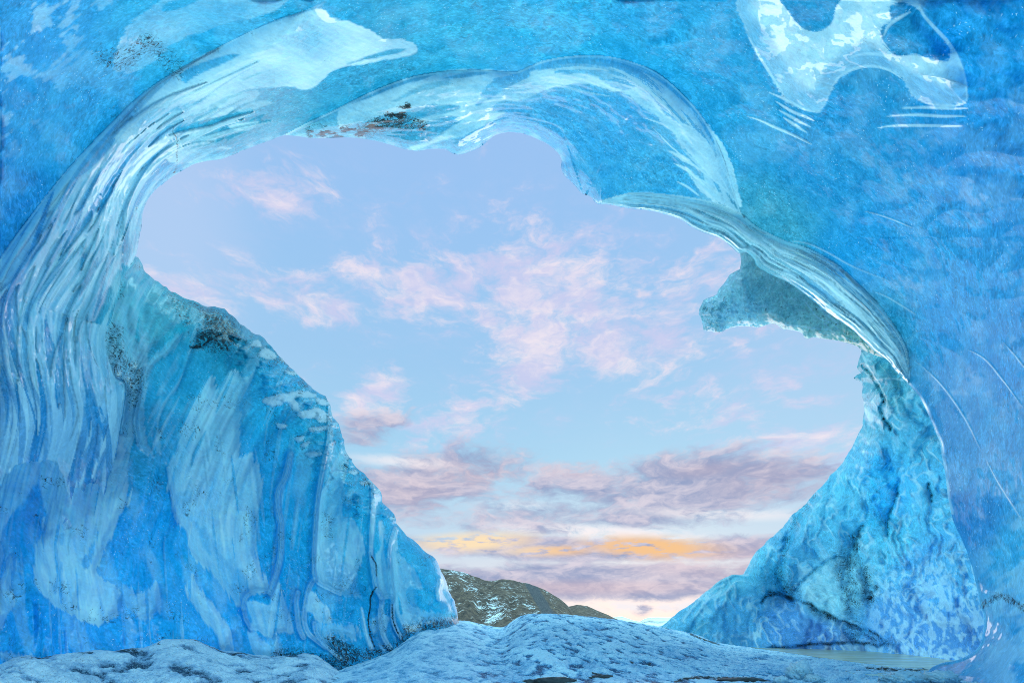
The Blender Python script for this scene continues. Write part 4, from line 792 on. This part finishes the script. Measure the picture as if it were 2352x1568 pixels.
# mound: for every bearing a profile from the near ground up to a crest, then down behind
us = np.concatenate([np.linspace(-3, -0.62, 60, endpoint=False), np.linspace(-0.62, 1.12, 900), np.linspace(1.13, 3, 60)])
ts = np.concatenate([np.linspace(-1.5, 0, 40, endpoint=False), np.linspace(0, 1, 420, endpoint=False), np.linspace(1, 3, 90)])
U, T = np.meshgrid(us, ts)
cr = np.array([(-2000,1560),(300,1560),(560,1600),(690,1560),(760,1545),(850,1515),(900,1495),(925,1475),(965,1448),(1010,1434),(1052,1424),(1080,1426),(1110,1434),(1140,1440),(1158,1441),(1168,1432),(1185,1419),(1210,1409),(1250,1408),(1300,1411),(1350,1415),(1400,1420),(1450,1427),(1500,1436),
               (1540,1444),(1600,1456),(1640,1474),(1700,1484),(1760,1492),(1850,1505),(1950,1520),(2040,1531),(2130,1537),(2300,1560),(5000,1600)], float)
yc_dist = np.array([(-2000,5),(560,5.6),(850,7.0),(965,7.8),(1052,9.6),(1110,10.5),(1158,11.0),(1175,9.4),(1250,8.8),(1400,9.2),(1500,10),(1640,11.0),(1760,9.6),(1950,7.2),(2130,6.2),(2300,5.6),(5000,5)], float)
vc = vpx(np.interp(xi(us), cr[:, 0], cr[:, 1])); Yc = np.interp(xi(us), yc_dist[:, 0], yc_dist[:, 1])
k_ = np.ones(9) / 9
vc_s = np.convolve(np.pad(vc, 4, 'edge'), k_, 'valid'); Yc = np.convolve(np.pad(Yc, 20, 'edge'), np.ones(41) / 41, 'valid')
Yn = 3.9; zn = CAMZ + (-0.122) * Yn
Yg = np.where(T <= 1, Yn + T * (Yc[None] - Yn), Yc[None] + (T - 1) * 4.0)
Yg = np.maximum(Yg, 0.35)
zc = CAMZ + vc_s * Yc
tt = np.clip(T, 0, 1); ease = tt ** 1.15
Z = np.where(T <= 1, zn + (zc[None] - zn) * ease, zc[None] - 0.22 * (T - 1) ** 1.6 * 4)
Z = np.where(T < 0, zn + T * 0.06, Z)
Xg = U * Yg
wx = fbm(Xg / 0.9, Yg / 0.9, 501, 3)
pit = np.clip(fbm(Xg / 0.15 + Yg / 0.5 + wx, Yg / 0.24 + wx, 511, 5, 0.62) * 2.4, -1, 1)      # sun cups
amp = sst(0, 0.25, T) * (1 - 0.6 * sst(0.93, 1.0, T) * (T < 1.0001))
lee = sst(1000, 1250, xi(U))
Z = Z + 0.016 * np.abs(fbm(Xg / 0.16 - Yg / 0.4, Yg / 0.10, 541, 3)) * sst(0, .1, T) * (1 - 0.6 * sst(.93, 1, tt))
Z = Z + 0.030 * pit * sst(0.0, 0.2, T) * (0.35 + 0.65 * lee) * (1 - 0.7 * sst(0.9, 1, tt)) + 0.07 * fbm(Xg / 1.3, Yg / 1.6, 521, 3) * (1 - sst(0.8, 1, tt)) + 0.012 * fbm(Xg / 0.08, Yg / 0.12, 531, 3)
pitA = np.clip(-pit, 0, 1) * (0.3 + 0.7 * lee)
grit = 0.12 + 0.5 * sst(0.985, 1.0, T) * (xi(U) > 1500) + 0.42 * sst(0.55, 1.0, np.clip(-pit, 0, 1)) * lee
px_ = xi(U); py_ = HY - (Z - CAMZ) / Yg * 1176
def near_line(P_, wd): return sst(wd, 0, dist_line(px_.ravel().astype(F), py_.ravel().astype(F), smooth(P_, False)).reshape(px_.shape))
for P_, wd, k in ((C('b', 180,1125, 320,1105, 440,1085, 500,1110), 9, .85), (C('b', 740,1035, 820,1050), 6, .9), (C('b', 1500,1110, 1700,1075, 1900,1080, 2250,1090), 9, .8), (C('c', 1050,990, 1250,1010, 1500,990, 1650,960), 10, .8), (C('c', 900,985, 1150,1010, 1400,1040), 9, .7), (C('b', 1640,680, 1800,740, 1900,770), 5, .8), (C('b', 1090,930, 1110,940), 5, .9)):
    grit = np.maximum(grit, k * near_line(P_, wd))
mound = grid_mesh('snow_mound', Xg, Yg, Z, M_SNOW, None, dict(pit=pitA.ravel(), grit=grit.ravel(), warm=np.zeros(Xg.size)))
tag(mound, 'pitted blue white mound of granular ice filling the floor of the opening', 'snow mound', kind='structure')

# the old snow banked under the left wall
us2 = np.linspace(-1.7, -0.18, 700); ts2 = np.concatenate([np.linspace(0, 1, 240, endpoint=False), np.linspace(1, 1.5, 30)])
U2, T2 = np.meshgrid(us2, ts2)
cb = np.array([(-900,1540),(0,1532),(30,1515),(62,1509),(95,1514),(160,1500),(250,1494),(330,1490),(372,1472),(405,1465),(440,1466),(480,1482),(520,1498),(560,1500),(620,1510),(660,1506),(700,1500),(730,1508),(745,1518),(790,1545),(860,1600),(980,1640)], float)
vb = vpx(np.interp(xi(us2), cb[:, 0], cb[:, 1])); Rb = RL(xi(us2), np.interp(xi(us2), cb[:, 0], cb[:, 1])); Yb = Rb / np.sqrt(1 + us2 ** 2 + vb ** 2) - 0.15
Yn2 = np.minimum(3.6, Yb - 0.8); Yg2 = Yn2 + T2 * (Yb - Yn2); zb = CAMZ + vb * Yb; zn2 = CAMZ - 0.17 * Yn2
Z2 = zn2 + (zb - zn2) * np.clip(T2, 0, 1) ** 0.9; Xg2 = U2 * Yg2
lump = fbm(Xg2 / 0.26, Yg2 / 0.30, 601, 5, 0.6)
Z2 = Z2 + (0.09 * lump + 0.02 * fbm(Xg2 / 0.07, Yg2 / 0.07, 611, 3)) * sst(0, 0.1, T2) * (1 - 0.6 * sst(0.85, 1, T2))
bank = grid_mesh('snow_bank', Xg2, Yg2, Z2, M_BANK, None, dict(pit=(np.clip(-lump * 1.6, 0, 1)).ravel(), grit=np.clip(0.22 + 0.5 * np.clip(-lump, 0, 1) + 0.45 * sst(.93, 1, T2) * sst(-.1, .3, fbm(Xg2 / .12, Yg2 / .3, 621, 3)), 0, 1).ravel(), warm=np.zeros(Xg2.size)))
tag(bank, 'lumpy grit specked old snow banked against the left ice wall', 'snow bank', kind='structure')

# frozen pool and meltwater channel
m, N = new_mat('silty_pool_ice'); P = N.n('ShaderNodeNewGeometry').outputs['Position']
st = N.noise(N.vec('MULTIPLY', P, (0.35, 2.2, 1)), 2.2, 7, 0.65, 0.4); st2 = N.noise(N.vec('MULTIPLY', P, (0.5, 5.0, 1)), 5, 5, 0.6)
col = N.mix(N.rng(st, 0.35, 0.65), L4(188, 170, 126), L4(226, 204, 158)); col = N.mix(N.rng(st2, 0.54, 0.66), col, L4(222, 234, 242))
b = N.n('ShaderNodeBsdfPrincipled'); N.l(col, b.inputs['Base Color']); b.inputs['Roughness'].default_value = 0.22; N.l(N.bump(st2, 0.15, 0.02), b.inputs['Normal'])
o_ = N.n('ShaderNodeOutputMaterial'); N.l(b.outputs[0], o_.inputs[0]); M_POOL = m
gx_, gy_ = np.meshgrid(np.linspace(2.0, 22, 80), np.linspace(5.2, 26, 80))
pool = grid_mesh('frozen_pool', gx_, gy_, np.full(gx_.shape, 0.10), M_POOL); tag(pool, 'flat silty beige pool ice with pale drift streaks below the cliff', 'frozen pool', kind='structure')
m, N = new_mat('meltwater'); P = N.n('ShaderNodeNewGeometry').outputs['Position']
st = N.noise(N.vec('MULTIPLY', P, (1, 2.4, 1)), 3.5, 7, 0.7, 1.0)
col = N.ramp(st, [(0.35, (0.005, 0.02, 0.04, 1)), (0.5, L4(20, 70, 110)), (0.65, L4(80, 150, 190))], 'LINEAR')
b = N.n('ShaderNodeBsdfPrincipled'); N.l(col, b.inputs['Base Color']); b.inputs['Roughness'].default_value = 0.1; N.l(N.bump(st, 0.5, 0.05), b.inputs['Normal'])
o_ = N.n('ShaderNodeOutputMaterial'); N.l(b.outputs[0], o_.inputs[0])
gx_, gy_ = np.meshgrid(np.linspace(-7, 0.2, 80), np.linspace(2.5, 11, 80))
wt = grid_mesh('water', gx_, gy_, np.full(gx_.shape, 0.055), m); tag(wt, 'dark meltwater channel between the snow bank and the mound', 'meltwater', kind='structure')

# ------------------------------------------------------------------ ground plain, mountain, far range
m, N = new_mat('moraine'); P = N.n('ShaderNodeNewGeometry').outputs['Position']
a = N.noise(P, 0.02, 8, 0.65); b_ = N.noise(P, 0.12, 8, 0.7)
col = N.mix(N.rng(a, 0.35, 0.65), L4(70, 72, 62), L4(112, 108, 88)); col = N.mix(N.math('MULTIPLY', N.rng(b_, 0.56, 0.66), 0.4), col, L4(40, 42, 42))
b = N.n('ShaderNodeBsdfPrincipled'); N.l(col, b.inputs['Base Color']); b.inputs['Roughness'].default_value = 0.9; N.l(N.bump(b_, 0.8, 3.0), b.inputs['Normal'])
o_ = N.n('ShaderNodeOutputMaterial'); N.l(b.outputs[0], o_.inputs[0]); M_MOR = m
rr = np.geomspace(0.5, 20000, 90); th = np.linspace(0, 2 * np.pi, 97)
Rg, Tg = np.meshgrid(rr, th); zz = -0.35 - 7.0 * sst(20, 200, Rg)
g = grid_mesh('ground', Rg * np.cos(Tg), Rg * np.sin(Tg), zz, M_MOR); g.data.flip_normals(); tag(g, 'brown moraine plain beyond the ice', 'ground', kind='structure')

m, N = new_mat('mountain_rock'); P = N.n('ShaderNodeNewGeometry').outputs['Position']; gul = N.attr('gully'); Nn = N.n('ShaderNodeNewGeometry').outputs['Normal']
a = N.noise(P, 0.010, 9, 0.68); P = N.vec('MULTIPLY', P, (1, 1, 0.45)); b_ = N.noise(P, 0.06, 9, 0.76); c_ = N.noise(P, 0.35, 5, 0.75)
col = N.ramp(b_, [(0.36, L4(34, 31, 33)), (0.5, L4(90, 72, 64)), (0.64, L4(130, 106, 86))], 'LINEAR')
col = N.mix(N.rng(gul, 0.2, 0.8), col, N.mix(N.rng(c_, .4, .6), L4(40, 42, 54), L4(92, 88, 92)))
sn = N.math('ADD', N.math('MULTIPLY', b_, 0.8), N.math('ADD', N.math('MULTIPLY_ADD', c_, 0.6, -0.2), N.math('MULTIPLY', N.attr('snowy'), 0.5)))
col = N.mix(N.rng(sn, 0.70, 0.76), col, L4(225, 232, 245))
b = N.n('ShaderNodeBsdfPrincipled'); N.l(col, b.inputs['Base Color']); b.inputs['Roughness'].default_value = 0.9; N.l(N.bump(N.math('ADD', b_, N.math('MULTIPLY', c_, 0.4)), 0.9, 8.0), b.inputs['Normal'])
o_ = N.n('ShaderNodeOutputMaterial'); N.l(b.outputs[0], o_.inputs[0]); M_MT = m
def mountain(name, sil, dist, foot, mat, seed, snowy, rough):
    us = np.linspace(sil[0, 0], sil[-1, 0], 520); top = np.interp(us, sil[:, 0], sil[:, 1])
    u = (us - 1176) / 1176; T = np.linspace(0, 1.6, 200); U, Tm = np.meshgrid(u, T)
    Yt = dist * (1 + 0.0 * u); Yf = dist * foot
    Y = Yf + Tm * (Yt - Yf); zt = CAMZ + vpx(top) * Yt
    zb = -8.0
    rel = fbm(U * 16, Tm * 2.2 + 3, seed, 5, 0.55); rdg = 1 - np.abs(fbm(U * 22 + 0.8 * Tm, Tm * 1.5, seed + 9, 4)) * 2
    prof_ = np.clip(Tm, 0, 1) ** 1.35
    Z = zb + (zt[None] - zb) * np.where(Tm <= 1, prof_, 1 - 0.5 * (Tm - 1) ** 1.5)
    Z = Z + (rough * (rel + 0.45 * (rdg - 0.7))) * (zt[None] - zb) * sst(0, 0.3, Tm) * (1 - 0.75 * sst(0.8, 1.0, np.clip(Tm, 0, 1)))
    Z = Z + 0.012 * (zt[None] - zb) * fbm(U * 120, Tm * 20, seed + 20, 3)
    px = U * 1176 + 1176; py = HY - (Z - CAMZ) / Y * 1176
    gl = sst(22, 6, np.abs(px - (1230 + (py - 1360) * 0.6))) * (py > 1340)
    sn = snowy * (sst(0.12, 0.3, Tm)) * (0.75 + fbm(U * 14, Tm * 4, seed + 4, 3)) - 0.5 * gl
    return grid_mesh(name, U * Y, Y, Z, mat, None, dict(gully=gl.ravel(), snowy=np.clip(sn, 0, 1).ravel()))
sil1 = np.concatenate([D(-400,1090, 300,1150, 700,1220, 900,1270, 1000,1298), C(7, 670,780, 760,797, 850,812, 900,826, 960,850, 1040,868, 1070,860, 1110,856, 1190,865, 1300,890, 1400,930, 1500,990, 1560,1040, 1590,1085, 1650,1125, 1800,1160), D(1440,1452, 1500,1470)])
sil2 = np.concatenate([D(1250,1450), C(7, 1480,1060, 1560,1045, 1620,1031, 1690,1040, 1740,1062, 1780,1080, 1830,1100, 1870,1122, 1950,1150), D(1460,1455)])
sil3 = np.concatenate([D(1350,1430), C(7, 1700,1125, 1880,1115, 1920,1110, 1960,1122, 2010,1140, 2048,1146, 2080,1128, 2110,1119, 2160,1117, 2250,1119, 2330,1110), D(1700,1405, 1900,1390, 2300,1400)])
mt = mountain('mountain', sil1, 1500, 0.55, M_MT, 701, 0.34, 0.14); tag(mt, 'nearest brown mountain streaked with thin snow, a dark gully down its flank', 'mountain', kind='structure')
mt = mountain('mountain', sil2, 2100, 0.6, M_MT, 731, 0.22, 0.07); tag(mt, 'low brown shoulder ending the mountain ridge', 'mountain', kind='structure')
mt = mountain('mountain', sil3, 7000, 0.6, M_MT, 761, 1.0, 0.09); tag(mt, 'far snow covered range low on the horizon', 'mountain', kind='structure')

# ------------------------------------------------------------------ small broken pieces on the floor
M_LUMP = ice_material('clear_lump_ice', grain=1.0, milk_sheen_col=(190, 225, 240))
def lump_mesh(name, rx, ry, rz, seed, mat, tint, sub=5, facet=0.25, attrs=True):
    import bmesh
    bm = bmesh.new(); bmesh.ops.create_icosphere(bm, subdivisions=sub, radius=1)
    V = np.array([v.co[:] for v in bm.verts]); fs = np.array([[v.index for v in f.verts] for f in bm.faces]); bm.free()
    s = V[:, 0] * 1.7 + seed; r = 1 + 0.34 * fbm(s + V[:, 2], V[:, 1] * 1.7 + V[:, 2] * 0.8, seed, 3) + 1.5 * facet * np.abs(fbm(V[:, 0] * 2 + V[:, 2] * 2, V[:, 1] * 2 - V[:, 2] * 2, seed + 5, 2)) + 0.12 * fbm(V[:, 0] * 12 + V[:, 2] * 7, V[:, 1] * 12, seed + 6, 2)
    V = V * r[:, None] * np.array([rx, ry, rz]); V[:, 2] = np.maximum(V[:, 2], -0.55 * rz)
    n = len(V)
    at = dict(tint=np.tile(np.array(lin(tint)), (n, 1)), milk_sheen=0.35 + 0.45 * sst(-0.2, .5, V[:, 2] / rz), dirt=np.full(n, .15), gloss=np.full(n, .7), snow=0.6 * sst(0.1, 0.8, V[:, 2] / rz + 0.4 * fbm(V[:, 0] / rx * 3, V[:, 1] / ry * 3, seed, 3)))
    return make_mesh(name, V, fs, mat, None, at)
def on_ground(px, py):
    """point of the mound seen on that bearing"""
    j = np.argmin((px_ - px) ** 2 * 4 + (py_ - py) ** 2 + 1e6 * (T > 1)); i = np.unravel_index(j, px_.shape); return Xg[i], Yg[i], Z[i]
def put(o, px, py, dz=0.0):
    x, y, z = on_ground(px, py); o.location = (x, y, z + dz); return o
LUMPS = [(1838,1560,.105,.09,.115,'bluish ice lump with a frosted crown standing in front of the frozen pool',3), (1868,1566,.08,.07,.05,'low broken ice chunk leaning on the right of the frosted lump',5), (1795,1568,.06,.05,.045,'small ice nub left of the frosted lump',8),
         (2085,1568,.20,.12,.07,'long pale ice slab lying beside the dark crevice in the right corner',11), (2160,1568,.13,.1,.07,'crumbled snowy ice clump at the foot of the right wall',14)]
for px, py, a, b2, c2, lab, sd in LUMPS:
    o = lump_mesh('ice_chunk', a, b2, c2, sd, M_LUMP, (70, 150, 195)); put(o, px, py, c2 * 0.35); tag(o, lab, 'ice chunk', 'loose ice on the cave floor')
m, N = new_mat('wet_basalt'); P = N.n('ShaderNodeNewGeometry').outputs['Position']; a = N.noise(P, 30, 6, 0.7)
b = N.n('ShaderNodeBsdfPrincipled'); N.l(N.mix(a, (0.006, 0.008, 0.012, 1), (0.05, 0.055, 0.06, 1)), b.inputs['Base Color']); b.inputs['Roughness'].default_value = 0.45; N.l(N.bump(a, .6, .02), b.inputs['Normal'])
o_ = N.n('ShaderNodeOutputMaterial'); N.l(b.outputs[0], o_.inputs[0]); M_ROCK = m
ROCKS = [(1385,1554,.10,.05,.022,'flat black stone topmost in the snow at the bottom centre',21), (1275,1563,.16,.06,.03,'broad black rock slab breaking through snow at the bottom edge',24), (1222,1566,.09,.05,.022,'dark stone at the left end of the black slab',27),
         (1700,1561,.20,.07,.022,'long low black rock under thin snow left of the ice lumps',30), (1495,1470+54,.02,.02,.012,'small dark pebble in a hollow of the mound',33)]
for px, py, a, b2, c2, lab, sd in ROCKS:
    o = lump_mesh('rock', a, b2, c2, sd, M_ROCK, (20, 20, 20), 4); put(o, px, py, 0.0); tag(o, lab, 'rock', 'dark stones in the snow')
